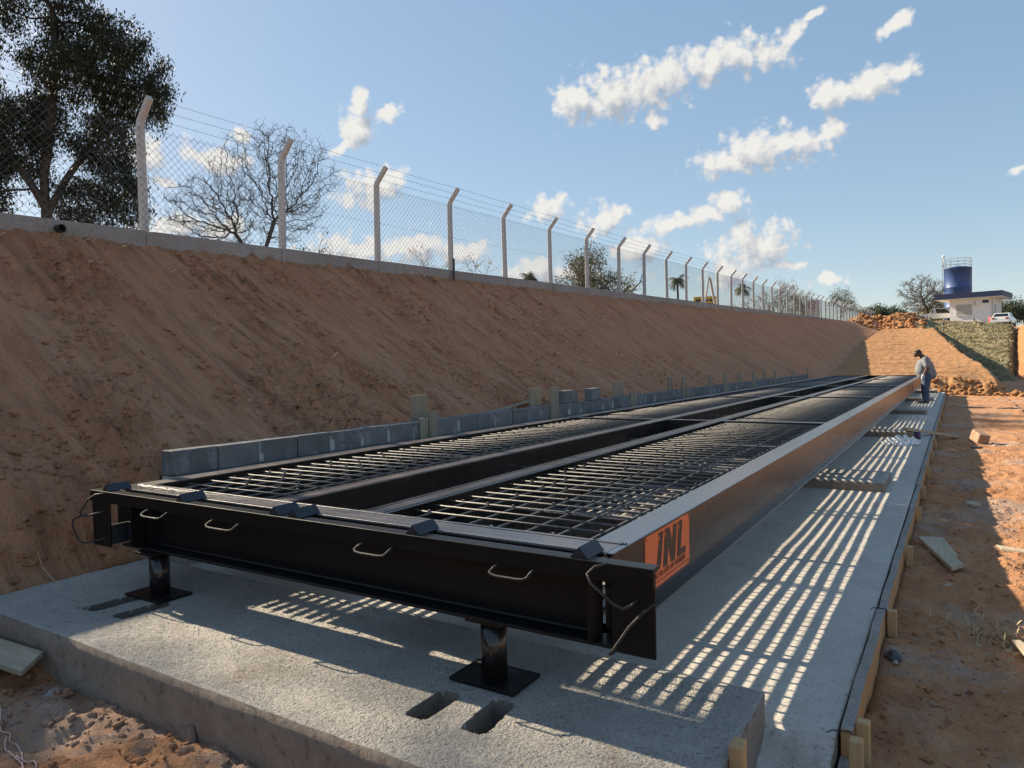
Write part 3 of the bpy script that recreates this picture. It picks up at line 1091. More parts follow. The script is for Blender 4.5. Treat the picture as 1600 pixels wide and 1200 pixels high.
# front end beam
b = MB()
b.cbox(-4.645, -1.16, 2.50, 2.672, ZT - 0.012, ZT + 0.002, 0.003)
b.cbox(-4.645, -1.16, 2.500, 2.516, ZT + 0.002, ZT + 0.006, 0.001)
b.cbox(-4.645, -1.16, 2.655, 2.672, ZT + 0.002, ZT + 0.006, 0.001)
b.build('end_channel', 'steel_chan', wb)
b = MB()
b.box(-4.285, -1.185, 2.512, 2.524, ZB + 0.015, ZT - 0.012)
eb = b.build('end_web', 'steel_front', wb)
b = MB()
b.cbox(-4.43, -1.06, 2.420, 2.62, ZB - 0.002, ZB + 0.013, 0.003)
b.tube([(-4.28, 2.505, ZB + 0.019), (-1.19, 2.505, ZB + 0.019)], 0.010, 6)
b.build('end_flange', 'steel_front', wb)
b = MB()
b.cbox(-4.69, -0.913, 2.365, 2.432, ZT - 0.004, ZT + 0.006, 0.002)
b.box(-4.69, -0.913, 2.367, 2.377, ZT - 0.064, ZT - 0.004)
b.box(-4.65, -1.12, 2.378, 2.511, 0.685, 0.692)
strip = b.build('end_angle', 'steel_front', wb)
for x in (-4.285, -1.185):
    b = MB()
    b.box(x - 0.005, x + 0.005, 2.395, 2.512, ZB + 0.013, ZT - 0.014)
    b.tube([(x + (0.012 if x < -3 else -0.012), 2.508, ZB + 0.02), (x + (0.012 if x < -3 else -0.012), 2.508, ZT - 0.02)], 0.007, 5)
    b.build('stiffener', 'steel_front', wb)
b = MB()
b.cbox(-4.69, -4.492, 2.378, 2.390, 0.392, ZT - 0.005, 0.003)
b.build('end_plate', 'steel_front', wb)
b = MB()
b.box(-4.500, -4.490, 2.391, 2.49, 0.41, 0.535)
b.box(-4.500, -4.440, 2.49, 2.50, 0.41, 0.535)
b.build('bracket', 'cap', wb)
b = MB()
b.cbox(-1.082, -0.913, 2.378, 2.390, 0.415, ZT - 0.005, 0.003)
b.build('end_plate', 'steel_front', wb)
b = MB()
b.box(-4.305, -4.25, 2.53, 2.56, 0.485, 0.52)
b.build('bracket', 'cap', wb)
MB().box(-1.184, -1.084, 2.545, 2.553, 0.43, 0.705).build('back_plate', 'steel_rail', wb)
# far end
b = MB()
b.box(-4.645, -1.16, 33.60, 33.62, ZB, ZT)
b.build('end_web', 'steel_front', wb)

for x0, x1 in ((-3.33, -3.18), (-2.63, -2.475), (-1.29, -1.14), (-4.665, -4.515)):
    b = MB()
    rw = random.Random(int(x0 * 100))
    q = x0 + 0.004
    pts, rs = [], []
    while q < x1:
        pts.append((q, 2.674 + rw.uniform(-.002, .002), ZT + 0.002))
        rs.append(rw.uniform(0.0035, 0.0065))
        q += 0.008
    b.tube(pts, rs, 6)
    b.build('weld_bead', 'wire', wb)
# angle caps welded over the joint
for x in (-4.525, -3.745, -2.945, -2.80, -2.03, -1.212):
    b = MB()
    b.prism([(x - 0.038, ZT + 0.007), (x + 0.038, ZT + 0.007), (x, ZT + 0.049)], 'y', 2.378, 2.525)
    b.build('angle_cap', 'cap', wb)

# rebar lifting loops
loops = []
for (xa, xb) in ((-4.05, -3.85), (-3.435, -3.21), (-2.335, -2.145), (-1.590, -1.415)):
    zc = 0.672
    loops.append([(xa + .02, 2.372, zc + 0.008), (xa + 0.006, 2.345, zc - 0.004), (xa + 0.0, 2.327, zc - 0.016), (xa + 0.012, 2.321, zc - 0.023), (xa + 0.04, 2.318, zc - 0.026), (xb - 0.04, 2.318, zc - 0.026), (xb - 0.012, 2.321, zc - 0.023), (xb, 2.327, zc - 0.016), (xb + 0.004, 2.345, zc - 0.004), (xb + 0.01, 2.372, zc + 0.008)])
loops.append([(-1.09, 2.372, 0.742), (-1.130, 2.34, 0.734), (-1.146, 2.31, 0.714), (-1.128, 2.30, 0.686), (-1.04, 2.30, 0.622), (-1.008, 2.31, 0.606), (-0.988, 2.34, 0.612), (-0.975, 2.38, 0.632)])
loops.append([(-0.918, 2.38, 0.618), (-0.948, 2.34, 0.590), (-0.985, 2.31, 0.545), (-1.055, 2.30, 0.438), (-1.06, 2.345, 0.428)])
loops.append([(-4.50, 2.372, 0.738), (-4.60, 2.35, 0.722), (-4.655, 2.335, 0.690), (-4.745, 2.33, 0.600), (-4.742, 2.335, 0.580), (-4.70, 2.345, 0.578), (-4.555, 2.38, 0.615)])
loops.append([(-4.60, 2.38, 0.602), (-4.76, 2.335, 0.575), (-4.822, 2.325, 0.548), (-4.830, 2.32, 0.510), (-4.765, 2.32, 0.425), (-4.72, 2.33, 0.408), (-4.69, 2.345, 0.410), (-4.535, 2.38, 0.448)])
for lp in loops:
    MB().tube(lp, 0.0056, 8).build('lifting_loop', 'loop', wb, True)

# cross beams
for k, yc in enumerate(MOD[1:-1]):
    b = MB()
    b.cbox(XL1 - 0.001, XR0 + 0.001, yc - 0.05, yc + 0.05, ZT - 0.016, ZT - 0.003, 0.003)
    b.box(XL1, XR0, yc - 0.05, yc - 0.04, ZB + 0.02, ZT - 0.016)
    b.box(XL1, XR0, yc + 0.04, yc + 0.05, ZB + 0.02, ZT - 0.016)
    g = b.build('cross_beam', 'steel_web', wb)
    g.data.materials.append(M['steel_top'])
    for p in g.data.polygons:
        if p.normal.z > 0.6 and p.center.z > 0.7:
            p.material_index = 1
for k in range(5):
    y0 = MOD[k]
    for yo in (1.03, 2.93, 4.83):
        for (xa, xb) in ((XL1, RL0), (RR1, XR0)):
            b = MB()
            b.box(xa, xb, y0 + yo - 0.03, y0 + yo + 0.03, 0.59, 0.60)
            b.box(xa, xb, y0 + yo - 0.004, y0 + yo + 0.004, 0.43, 0.59)
            b.build('deck_bearer', 'rebar' if False else 'steel_rail', wb)
    for yo in (2.5, 4.9):
        MB().box(RL1, RR0, y0 + yo - 0.03, y0 + yo + 0.03, 0.60, 0.612).build('gap_tie', 'steel_top', wb)

# reinforcement: transverse bars, longitudinal bars, lower flat bars
def lane_bars(k, singly):
    y0, y1 = MOD[k] + 0.06, MOD[k + 1] - 0.06
    joined_t, joined_l = MB(), MB()
    for (xa, xb) in ((XL1, RL0), (RR1, XR0)):
        w = xb - xa
        n = int((y1 - y0) / 0.155)
        for q in range(n + 1):
            y = y0 + 0.05 + q * (y1 - y0 - 0.1) / n
            jit = random.uniform(-0.006, 0.006)
            tgt = MB() if singly else joined_t
            tgt.tube([(xa + 0.002, y + jit, 0.710), (xb - 0.002, y - jit, 0.710)], 0.0050, 5)
            if singly:
                tgt.build('rebar', 'rebar', wb, True)
        for q in range(7):
            x = xa + 0.09 + q * (w - 0.18) / 6
            tgt = MB() if singly else joined_t
            tgt.tube([(x, y0 - 0.05, 0.6988), (x + random.uniform(-.004, .004), y1 + 0.05, 0.6988)], 0.0062, 5)
            if singly:
                tgt.build('rebar', 'rebar', wb, True)
        m_ = 13
        for q in range(m_):
            x = xa + 0.055 + q * (w - 0.11) / (m_ - 1)
            tgt = MB() if singly else joined_l
            pts = []
            xo = 0
            bow = random.uniform(-0.010, 0.010)
            seg = 8
            for s_ in range(seg):
                ya = y0 - 0.05 + (y1 - y0 + 0.1) * s_ / seg
                yb = y0 - 0.05 + (y1 - y0 + 0.1) * (s_ + 1) / seg
                fa, fb = bow * math.sin(PI * s_ / seg * 2), bow * math.sin(PI * (s_ + 1) / seg * 2)
                h = 0.0225
                tgt.add([(x - h + fa, ya, 0.440), (x + h + fa, ya, 0.440), (x + h + fb, yb, 0.440), (x - h + fb, yb, 0.440),
                         (x - h + fa, ya, 0.448), (x + h + fa, ya, 0.448), (x + h + fb, yb, 0.448), (x - h + fb, yb, 0.448)],
                        [(0, 3, 2, 1), (4, 5, 6, 7), (0, 1, 5, 4), (1, 2, 6, 5), (2, 3, 7, 6), (3, 0, 4, 7)])
            if singly:
                tgt.build('flat_bar', 'flatbar', wb)
        # tie-wire knots and lower thin bars, too small to pick apart
        kn = MB()
        for q in range(n + 1):
            y = y0 + 0.05 + q * (y1 - y0 - 0.1) / n
            for q2 in range(7):
                if random.random() < 0.33:
                    x = xa + 0.09 + q2 * (w - 0.18) / 6
                    kn.box(x - 0.006, x + 0.006, y - 0.006, y + 0.006, 0.713, 0.721)
            kn.tube([(xa, y + 0.04, 0.457), (xb, y + 0.04 + random.uniform(-.02, .02), 0.457)], 0.0085, 4)
        tag(kn.build('tie_wire', 'rebar', wb), kind='stuff')
    if not singly:
        tag(joined_t.build('rebar', 'rebar', wb, True), kind='stuff')
        tag(joined_l.build('flat_bar', 'flatbar', wb), kind='stuff')


for k in range(5):
    lane_bars(k, k < 2)

# legs
def add_leg(x, y, pw, pd, zp):
    b = MB()
    b.lathe([(0.0575, zp + 0.014), (0.0575, ZB - 0.018)], (x + (0.0 if x > -3 else 0.02), y, 0), 28)
    lg = b.build('leg', 'steel_web', wb, True)
    for p in lg.data.polygons:
        p.use_smooth = abs(p.normal.z) < 0.5
    MB().cbox(x - pw / 2, x + pw / 2, y - pd / 2, y + pd / 2, zp, zp + 0.015, 0.002).build('base_plate', 'steel_front', lg)
    MB().cbox(x - 0.09, x + 0.09, y - 0.09, y + 0.09, ZB - 0.018, ZB - 0.003, 0.002).build('top_plate', 'steel_front', lg)
    bo = MB()
    for sx in (-1, 1):
        for sy in (-1, 1):
            bo.lathe([(0.010, zp + 0.0145), (0.010, zp + 0.016)], (x + sx * (pw / 2 - 0.035), y + sy * (pd / 2 - 0.035), 0), 8)
    bo.build('bolt_hole', 'dark_hole', lg)


add_leg(-1.705, 2.52, 0.330, 0.222, 0.123)
add_leg(-4.140, 2.47, 0.360, 0.215, 0.123)
for py in PLINTH_Y:
    add_leg(-1.705, py + 0.45, 0.33, 0.22, 0.117)
    add_leg(-4.12, py + 0.45, 0.33, 0.22, 0.117)

# maker's sign on the girder
sx = -1.147
sg = thing('sign', 'orange sign with black slanted letters JNL on the girder side', 'sign', (sx, 3.17, 0.47))
MB().cbox(sx, sx + 0.003, 2.872, 3.468, 0.470, 0.722, 0.001).build('sign_panel', 'orange', sg)


def plate_poly(poly, x0, x1, name, mat, parent):
    b = MB()
    b.prism(poly, 'x', x0, x1)
    return b.build(name, mat, parent)


def zmap(p):                                   # letters sit a little below the flange
    return (p[0], 0.470 + (p[1] - 0.472) * (0.722 - 0.470) / (0.736 - 0.472))


J = [(3.034, 0.722), (3.094, 0.722), (3.062, 0.575), (3.040, 0.552), (3.010, 0.544), (2.952, 0.546), (2.955, 0.574), (2.998, 0.576), (3.014, 0.592), (3.040, 0.692)]
Nn = [(3.118, 0.722), (3.180, 0.722), (3.215, 0.640), (3.230, 0.722), (3.283, 0.722), (3.248, 0.544), (3.196, 0.544), (3.160, 0.632), (3.142, 0.544), (3.090, 0.544)]
Ll = [(3.304, 0.722), (3.364, 0.722), (3.332, 0.578), (3.410, 0.578), (3.402, 0.544), (3.280, 0.544)]
for poly in (J, Nn, Ll):
    plate_poly([zmap((p[0], p[1])) for p in poly], sx + 0.0034, sx + 0.0044, 'letter', 'letter', sg)
# orange notches on the letters (the clipped serifs of the print)
for (py, pz) in ((3.030, 0.700), (3.112, 0.700), (3.296, 0.700)):
    plate_poly([zmap((py, pz)), zmap((py + 0.016, pz + 0.006)), zmap((py + 0.020, pz - 0.018))], sx + 0.0036, sx + 0.0048, 'letter_notch', 'orange', sg)
GL = {'E': [(0, 0, 0, 1), (0, 1, 1, 1), (0, .5, .85, .5), (0, 0, 1, 0)], 'S': [(1, 1, 0, 1), (0, 1, 0, .5), (0, .5, 1, .5), (1, .5, 1, 0), (1, 0, 0, 0)],
      'P': [(0, 0, 0, 1), (0, 1, 1, 1), (1, 1, 1, .45), (1, .45, 0, .45)], 'C': [(1, 1, 0, 1), (0, 1, 0, 0), (0, 0, 1, 0)], 'I': [(.5, 0, .5, 1)],
      'A': [(0, 0, 0, 1), (0, 1, 1, 1), (1, 1, 1, 0), (0, .45, 1, .45)], 'L': [(0, 1, 0, 0), (0, 0, 1, 0)], 'T': [(0, 1, 1, 1), (.5, 1, .5, 0)],
      'M': [(0, 0, 0, 1), (0, 1, .5, .4), (.5, .4, 1, 1), (1, 1, 1, 0)], 'G': [(1, 1, 0, 1), (0, 1, 0, 0), (0, 0, 1, 0), (1, 0, 1, .5), (1, .5, .55, .5)],
      'N': [(0, 0, 0, 1), (0, 1, 1, 0), (1, 0, 1, 1)]}
txt = 'ESPECIALISTA EM PESAGENS'
tb = MB()
cw = 0.0193
ty0 = 2.937
for i, ch in enumerate(txt):
    if ch == ' ':
        continue
    u0 = ty0 + i * cw
    hgt = 0.021
    for (a, c_, d, e) in GL[ch]:
        p0 = Vector((u0 + a * 0.0125 + c_ * 0.004, 0.5095 + c_ * hgt))
        p1 = Vector((u0 + d * 0.0125 + e * 0.004, 0.5095 + e * hgt))
        dd = (p1 - p0)
        dd = dd.normalized() if dd.length > 0 else Vector((1, 0))
        nn = Vector((-dd.y, dd.x)) * 0.0017
        p0 = p0 - dd * 0.0012
        p1 = p1 + dd * 0.0012
        tb.prism([tuple(p0 + nn), tuple(p1 + nn), tuple(p1 - nn), tuple(p0 - nn)], 'x', sx + 0.0034, sx + 0.0042)
tag(tb.build('lettering', 'letter', sg), 'small squared black lettering along the lower edge')
MB().box(sx + 0.0034, sx + 0.0042, 2.885, 3.450, 0.4905, 0.4940).build('underline', 'letter', sg)
for y, z in ((2.885, 0.712), (3.455, 0.712), (3.455, 0.482), (2.885, 0.482)):
    MB().box(sx + 0.0034, sx + 0.005, y - 0.002, y + 0.002, z - 0.008, z + 0.008).build('rivet', 'letter', sg)

# ------------------------------------------------------------------ block wall
bw = thing('block_wall', 'low grey concrete block wall between the weighbridge and the earth bank', 'wall', (-5.07, 3.12, 0.0))
MB().box(-5.13, -5.012, 3.12, 30.2, -0.1, 0.694).build('footing', 'mortar', bw)
bmesh_block = []
for v_ in range(4):
    b = MB()
    b.cbox(-0.07, 0.07, -0.1955, 0.1955, 0, 0.188, 0.004)
    me = b.mesh('block')
    for vt in me.vertices:
        vt.co += Vector((random.uniform(-.0015, .0015), random.uniform(-.002, .002), random.uniform(-.0015, .0015)))
    me.materials.append(M['block'])
    bmesh_block.append(me)
y = 3.32
mo = MB()
idx = 0
while y < 30.0:
    o = part('block', bmesh_block[idx % 4], None, bw, (-5.07 + random.uniform(-.004, .004), y, 0.70 + random.uniform(-.003, .003)))
    o.rotation_euler = (0, 0, random.uniform(-0.012, 0.012))
    gap = random.uniform(0.008, 0.016)
    if random.random() < 0.45:
        mo.box(-5.12, -5.004, y + 0.194, y + 0.1975 + gap, 0.70, 0.86 + random.uniform(-0.04, 0.026))
        if random.random() < 0.6:
            w_ = random.uniform(.02, .05)
            mo.box(-5.0035, -4.996, y + 0.20 - w_ * .6, y + 0.20 + w_, 0.715, 0.79 + random.uniform(-.03, .05))
    y += 0.391 + gap
    idx += 1
mo.build('mortar', 'mortar', bw)
for (yc, lab) in ((9.66, 'loose grey concrete block set upright on the wall beside the widest timber'), (10.55, 'loose grey concrete block standing alone further along the wall top')):
    o = link('concrete_block', bmesh_block[1].copy(), None, None, False, (-5.07, yc, 0.894))
    o.rotation_euler = (0, 0, 0.10 if yc > 10 else -0.05)
    tag(o, lab, 'block', 'loose blocks on the wall')

ups = [  # (y0, y1, z1, behind)
    (6.10, 6.38, 1.165, 1), (6.015, 6.15, 0.925, 0), (6.175, 6.32, 0.985, 0),
    (8.70, 9.02, 1.155, 1), (8.98, 9.20, 1.152, 0), (11.62, 12.05, 1.165, 1), (11.95, 12.22, 0.96, 0),
    (14.45, 14.72, 1.16, 1), (14.80, 15.0, 1.165, 0), (15.06, 15.3, 0.96, 0), (17.35, 17.6, 1.17, 1), (18.0, 18.3, 1.19, 0),
    (20.1, 20.4, 1.16, 1), (20.95, 21.25, 1.17, 0), (23.2, 23.5, 1.17, 1), (23.9, 24.2, 1.15, 0), (26.8, 27.1, 1.09, 0), (29.8, 30.1, 1.14, 0)]
labs = ['wide weathered board behind the wall at the nearest timber cluster', 'short pale board in front of the wall at the nearest timber cluster', 'narrow darker board beside the short pale one at the nearest cluster',
        'weathered board behind the wall just before the loose blocks', 'tall pale board in front of the wall just before the loose blocks', 'wide weathered board behind the wall just past the loose blocks', 'short pale board in front of the wall just past the loose blocks',
        'dark board behind the wall in the middle timber cluster', 'tall board in front of the wall in the middle timber cluster', 'short dark board in front of the wall in the middle timber cluster',
        'board behind the wall in the fourth timber pair from the near end', 'board in front of the wall in the fourth timber pair from the near end', 'board behind the wall in the fifth timber pair from the near end', 'board in front of the wall in the fifth timber pair from the near end',
        'board behind the wall in the farthest timber pair', 'board in front of the wall in the farthest timber pair', 'single short board near the far end of the block wall', 'single tall board at the very far end of the block wall']
for (y0, y1, z1, bh), lb in zip(ups, labs):
    b = MB()
    xa = -5.178 if bh else -4.990
    b.cbox(xa - 0.012, xa + 0.012, y0, y1, 0.0 if not bh else 0.3, z1, 0.002)
    o = b.build('formwork_board', 'wood_grey')
    o.rotation_euler = (0, 0, 0)
    tag(o, lb, 'board', 'upright boards along the block wall')
b = MB()
b.tube([(-5.33, 7.55, tz(-5.33, 7.55) + 0.03), (-5.50, 9.55, tz(-5.5, 9.55) + 0.035)], 0.03, 7)
tag(b.build('timber_pole', 'wood_grey', None, True), 'thin brown pole lying on the foot of the bank behind the block wall', 'pole')
tag(MB().tube([(-4.9, 2.97, 0.0), (-4.9, 2.97, 0.742)], 0.011, 6).build('steel_pin', 'steel_dark'), 'thin upright steel pin left of the first wall block', 'pin')

# ------------------------------------------------------------------ fence
FX = -9.40
FP = 2.29
fence = thing('fence', 'chain link fence with bent concrete posts and barbed wire along the bank top', 'fence', (FX, 3.33, 3.15))
SL = math.atan(0.0255)


def fz(y):
    return 3.10 + 0.0255 * y


def post_mesh():
    b = MB()
    w, c = 0.052, 0.016
    oc = [(-w, -w + c), (-w + c, -w), (w - c, -w), (w, -w + c), (w, w - c), (w - c, w), (-w + c, w), (-w, w - c)]
    levels = [(0.0, -0.25, 1.0, 0), (0.0, 1.60, 0.88, 0), (0.012, 1.66, 0.86, 0.25), (0.235, 1.925, 0.78, 0.75), (0.245, 1.935, 0.70, 0.75)]
    o = 0
    vs, fs = [], []
    for (dx, z, s_, lean) in levels:
        for (px, py) in oc:
            vs.append((dx + px * s_ * (1 - 0.25 * lean), py * s_, z - px * s_ * lean))
    for i in range(len(levels) - 1):
        for k in range(8):
            a, d = i * 8 + k, i * 8 + (k + 1) % 8
            fs.append((a, d, d + 8, a + 8))
    fs.append(tuple(range(7, -1, -1)))
    fs.append(tuple((len(levels) - 1) * 8 + k for k in range(8)))
    return b.add(vs, fs).mesh('post')


pm = post_mesh()
pm.materials.append(M['post'])
ys_posts = [5.62 + FP * k for k in range(-4, 45)]
for y in ys_posts:
    o = part('post', pm, None, fence, (FX, y + random.uniform(-0.05, 0.05), fz(y)))
    o.rotation_euler = (random.uniform(-.012, .012), random.uniform(-.015, .015), random.uniform(-.04, .04))


def link_panel():
    b = MB()
    W, H = FP - 0.02, 1.42
    d = 0.108
    r = 0.0023

    def clip(y0, z0, dy, dz):
        t0, t1 = -1e9, 1e9
        for p, q, lo, hi in ((y0, dy, 0, W), (z0, dz, 0, H)):
            ta, tb_ = (lo - p) / q, (hi - p) / q
            t0, t1 = max(t0, min(ta, tb_)), min(t1, max(ta, tb_))
        return (t0, t1) if t1 - t0 > 1e-3 else None
    n = int((W + H) / d) + 2
    for k in range(n):
        c = k * d
        for dy, off in ((1, -0.002), (-1, 0.002)):
            if dy == 1:
                y0, z0 = c - H, 0.0
            else:
                y0, z0 = c, 0.0
            cl = clip(y0, z0, dy, 1)
            if cl:
                b.tube([(off, y0 + dy * cl[0], cl[0]), (off, y0 + dy * cl[1], cl[1])], r, 3, False)
    for z in (0.03, 0.70, H - 0.045):
        b.tube([(0.006, 0, z), (0.006, W, z)], 0.0018, 3, False)
    return b.mesh('chain_link')


lm = link_panel()
lm.materials.append(M['wire'])
for y in ys_posts[:-1]:
    o = part('chain_link', lm, None, fence, (FX + 0.058, y + 0.01, fz(y) + 0.19))
    o.rotation_euler = (SL, 0, 0)
for (dx, dz) in ((0.05, 1.72), (0.135, 1.82), (0.225, 1.925)):
    b = MB()
    pts = []
    for y in ys_posts:
        pts += [(FX + dx + 0.045, y, fz(y) + dz), (FX + dx + 0.045, y + FP / 2, fz(y + FP / 2) + dz - random.uniform(0.0, 0.03))]
    b.tube(pts, 0.0026, 3, False)
    for y in np.arange(ys_posts[0], 34, 0.125):
        z = fz(y) + dz - 0.010
        b.tube([(FX + dx + 0.045 - .006, y - .006, z - 0.013), (FX + dx + 0.045 + .006, y + .006, z + 0.03)], 0.002, 3, False)
    b.build('barbed_wire', 'wire', fence)
# curb beam, one length per bay
for i, y in enumerate(ys_posts[:-1]):
    b = MB()
    x0, x1 = FX - 0.07, FX + 0.062
    y0, y1 = y + 0.055, y + FP - 0.055
    h0, h1 = 0.178 + random.uniform(-.006, .006), 0.178 + random.uniform(-.006, .006)
    b.add([(x0, y0, fz(y0) - .25), (x1, y0, fz(y0) - .25), (x1, y1, fz(y1) - .25), (x0, y1, fz(y1) - .25),
           (x0, y0, fz(y0) + h0), (x1, y0, fz(y0) + h0), (x1, y1, fz(y1) + h1), (x0, y1, fz(y1) + h1)],
          [(0, 3, 2, 1), (4, 5, 6, 7), (0, 1, 5, 4), (1, 2, 6, 5), (2, 3, 7, 6), (3, 0, 4, 7)])
    b.build('curb_beam', 'curb', fence)
    b = MB()
    b.box(x0 + .01, x1 + 0.010, y - 0.050, y + 0.050, fz(y) - .3, fz(y) + 0.17)
    b.build('post_footing', 'curb', fence)
for i in (0, 3, 4):
    pass
# drain pipe stub through the curb
b = MB()
b.lathe([(0.052, 0.0), (0.052, 0.10), (0.040, 0.10), (0.040, 0.01)], (0, 0, 0), 14)
dp = b.build('drain_pipe', 'dark_hole', fence, False, (FX + 0.06, 4.45, fz(4.45) + 0.06))
dp.rotation_euler = (0, PI / 2, 0)
# raking struts at the corner post
for s_ in (-1, 1):
    b = MB()
    yb = 31.8
    b.tube([(FX + 0.0, yb + s_ * 0.10, fz(yb) + 1.35), (FX + 0.02, yb + s_ * 0.95, fz(yb) - 0.1)], 0.055, 6)
    b.build('strut', 'post', fence)
# loose dark stake at the fourth post
tag(MB().box(-9.27, -9.24, 12.42, 12.46, fz(12.4) - 0.1, fz(12.4) + 0.42).build('steel_stake', 'steel_dark'), 'short dark stake standing against the fence curb', 'stake')

# dry grass along the curb foot
def blades(name, mat, spots, n, h, spread, label, seedv):
    r_ = np.random.default_rng(seedv)
    V, F = [], []
    for (x, y) in spots:
        for q in range(n):
            bx, by = x + r_.normal(0, spread[0]), y + r_.normal(0, spread[1])
            bz = tz(bx, by) - 0.01
            a = r_.uniform(0, 2 * PI)
            l = h * r_.uniform(0.5, 1.4)
            lean = r_.uniform(0.2, 1.3)
            d = Vector((math.cos(a) * lean, math.sin(a) * lean, 1.0)).normalized() * l
            sd = Vector((-math.sin(a), math.cos(a), 0)) * 0.004
            p = Vector((bx, by, bz))
            o = len(V)
            V += [tuple(p - sd), tuple(p + sd), tuple(p + d * 0.6 + sd * .7), tuple(p + d + Vector((0, 0, -0.25 * l * lean)))]
            F.append((o, o + 1, o + 2, o + 3))
    me = np_mesh(name, V, F)
    o = link(name, me, mat)
    return tag(o, kind='stuff')


blades('dry_grass', 'straw', [(-9.24, y) for y in np.arange(3.0, 30, 0.21)], 7, 0.10, (0.05, 0.12), '', 5)
blades('green_grass', 'greenblade', [(-9.25, 8.4), (-9.25, 8.9), (-9.25, 9.9), (-9.24, 12.9), (-9.24, 4.5), (-9.25, 16.2)], 16, 0.09, (0.04, 0.16), '', 6)
rs = np.random.default_rng(21)
blades('straw_litter', 'straw', [(rs.uniform(-9, -5.3), rs.uniform(2.8, 12)) for _ in range(90)], 1, 0.16, (0.02, 0.02), '', 8)

# ------------------------------------------------------------------ formwork along the slab edge
bounds = [2.30, 3.02, 4.60, 6.22, 9.30, 12.30, 15.3, 18.3, 21.3, 24.3, 27.3, 30.3, 33.4]
fb_lab = ['splashed form board at the near slab corner behind the first stakes', 'form board between the near corner stakes and the dark stone', 'form board beside the pale notched plank', 'long form board just beyond the notched plank'] + \
         ['form board edging the slab, %s length beyond the notched plank' % s_ for s_ in ('second', 'third', 'fourth', 'fifth', 'sixth', 'seventh', 'eighth', 'ninth')]
for i in range(len(bounds) - 1):
    y0, y1 = bounds[i] + 0.003, bounds[i + 1] - 0.003
    xo = -0.3965 + random.uniform(-.001, .003)
    zt_ = 0.006 + random.uniform(-.008, .010) - (0.10 if i == 0 else 0)
    b = MB()
    w_ = 0.044
    n = 6
    vs, fs = [], []
    for q in range(n + 1):
        y = y0 + (y1 - y0) * q / n
        wob = 0.003 * math.sin(q * 1.9 + i)
        vs += [(xo + wob, y, -0.27), (xo + w_ + wob, y, -0.27), (xo + w_ + wob, y, zt_), (xo + wob, y, zt_)]
    for q in range(n):
        a = q * 4
        for (k0, k1) in ((0, 1), (1, 2), (2, 3), (3, 0)):
            fs.append((a + k0, a + k1, a + 4 + k1, a + 4 + k0))
    fs += [(3, 2, 1, 0), (n * 4, n * 4 + 1, n * 4 + 2, n * 4 + 3)]
    b.add(vs, fs)
    o = b.build('form_board', 'wood_orange')
    o.data.materials.append(M['wood_top'])
    for p in o.data.polygons:
        if p.normal.z > 0.7:
            p.material_index = 1
    tag(o, fb_lab[i], 'board', 'form boards along the slab edge')
stk = [(2.90, -0.325, 0.045, 0.0), (3.085, -0.318, 0.035, 0.0), (4.57, -0.318, 0.025, 0.0), (6.18, -0.31, 0.03, 0.0), (7.85, -0.315, 0.03, 0), (9.12, -0.318, 0.03, 0), (10.9, -.32, .03, 0), (12.6, -.32, .03, 0), (14.4, -.32, .03, 0), (16.6, -.32, .03, 0), (19.0, -.32, .03, 0), (22.0, -.32, .03, 0)]
ordn = ['nearest stake with a pale top outside the slab form board', 'second stake from the near slab corner, splashed with mortar', 'stake by the form board near the dark stone', 'stake beside the near end of the notched plank', 'stake just beyond the notched plank', 'second stake beyond the notched plank',
        'third stake beyond the notched plank', 'fourth stake beyond the notched plank', 'fifth stake beyond the notched plank', 'sixth stake beyond the notched plank', 'seventh stake beyond the notched plank', 'farthest stake on the slab form']
for (y, x, zt_, _), lb in zip(stk, ordn):
    b = MB()
    b.cbox(x - 0.024, x + 0.022, y - 0.024, y + 0.028, -0.42, zt_, 0.003)
    o = b.build('formwork_stake', 'wood_stake')
    tag(o, lb, 'stake', 'stakes along the slab edge')
b = MB()
b.cbox(-0.668, -0.622, 2.405, 2.475, -0.40, 0.165, 0.003)
tag(b.build('formwork_stake', 'wood_stake'), 'orange stake with a sawn top at the end of the front plinth', 'stake', 'stakes along the slab edge')
# tie wires over the boards
for i, y in enumerate((2.98, 4.58)):
    zz = 0.014
    tag(MB().tube([(-0.44 + .01 * i, y - .02, zz), (-0.42, y, zz + 0.006), (-0.36, y + .02, zz + .006), (-0.325, y + .01, zz - .02)], 0.003, 4).build('tie_wire', 'steel_dark'),
        ['bent tie wire at the nearest stakes', 'bent tie wire by the stake near the dark stone', 'bent tie wire midway on the near form board', 'bent tie wire past the dark stone'][i], 'wire', 'tie wires on the form boards')

# ------------------------------------------------------------------ loose things on the ground
def plank(name, corners, z0, th, mat, label, cat, group=None, tilt=None):
    b = MB()
    n = len(corners)
    zs = tilt if tilt is not None else [z0] * n
    vs = [(c[0], c[1], z) for c, z in zip(corners, zs)] + [(c[0], c[1], z + th) for c, z in zip(corners, zs)]
    fs = [tuple(reversed(range(n))), tuple(range(n, 2 * n))] + [(i, (i + 1) % n, n + (i + 1) % n, n + i) for i in range(n)]
    o = b.add(vs, fs).build(name, mat)
    return tag(o, label, cat, group)


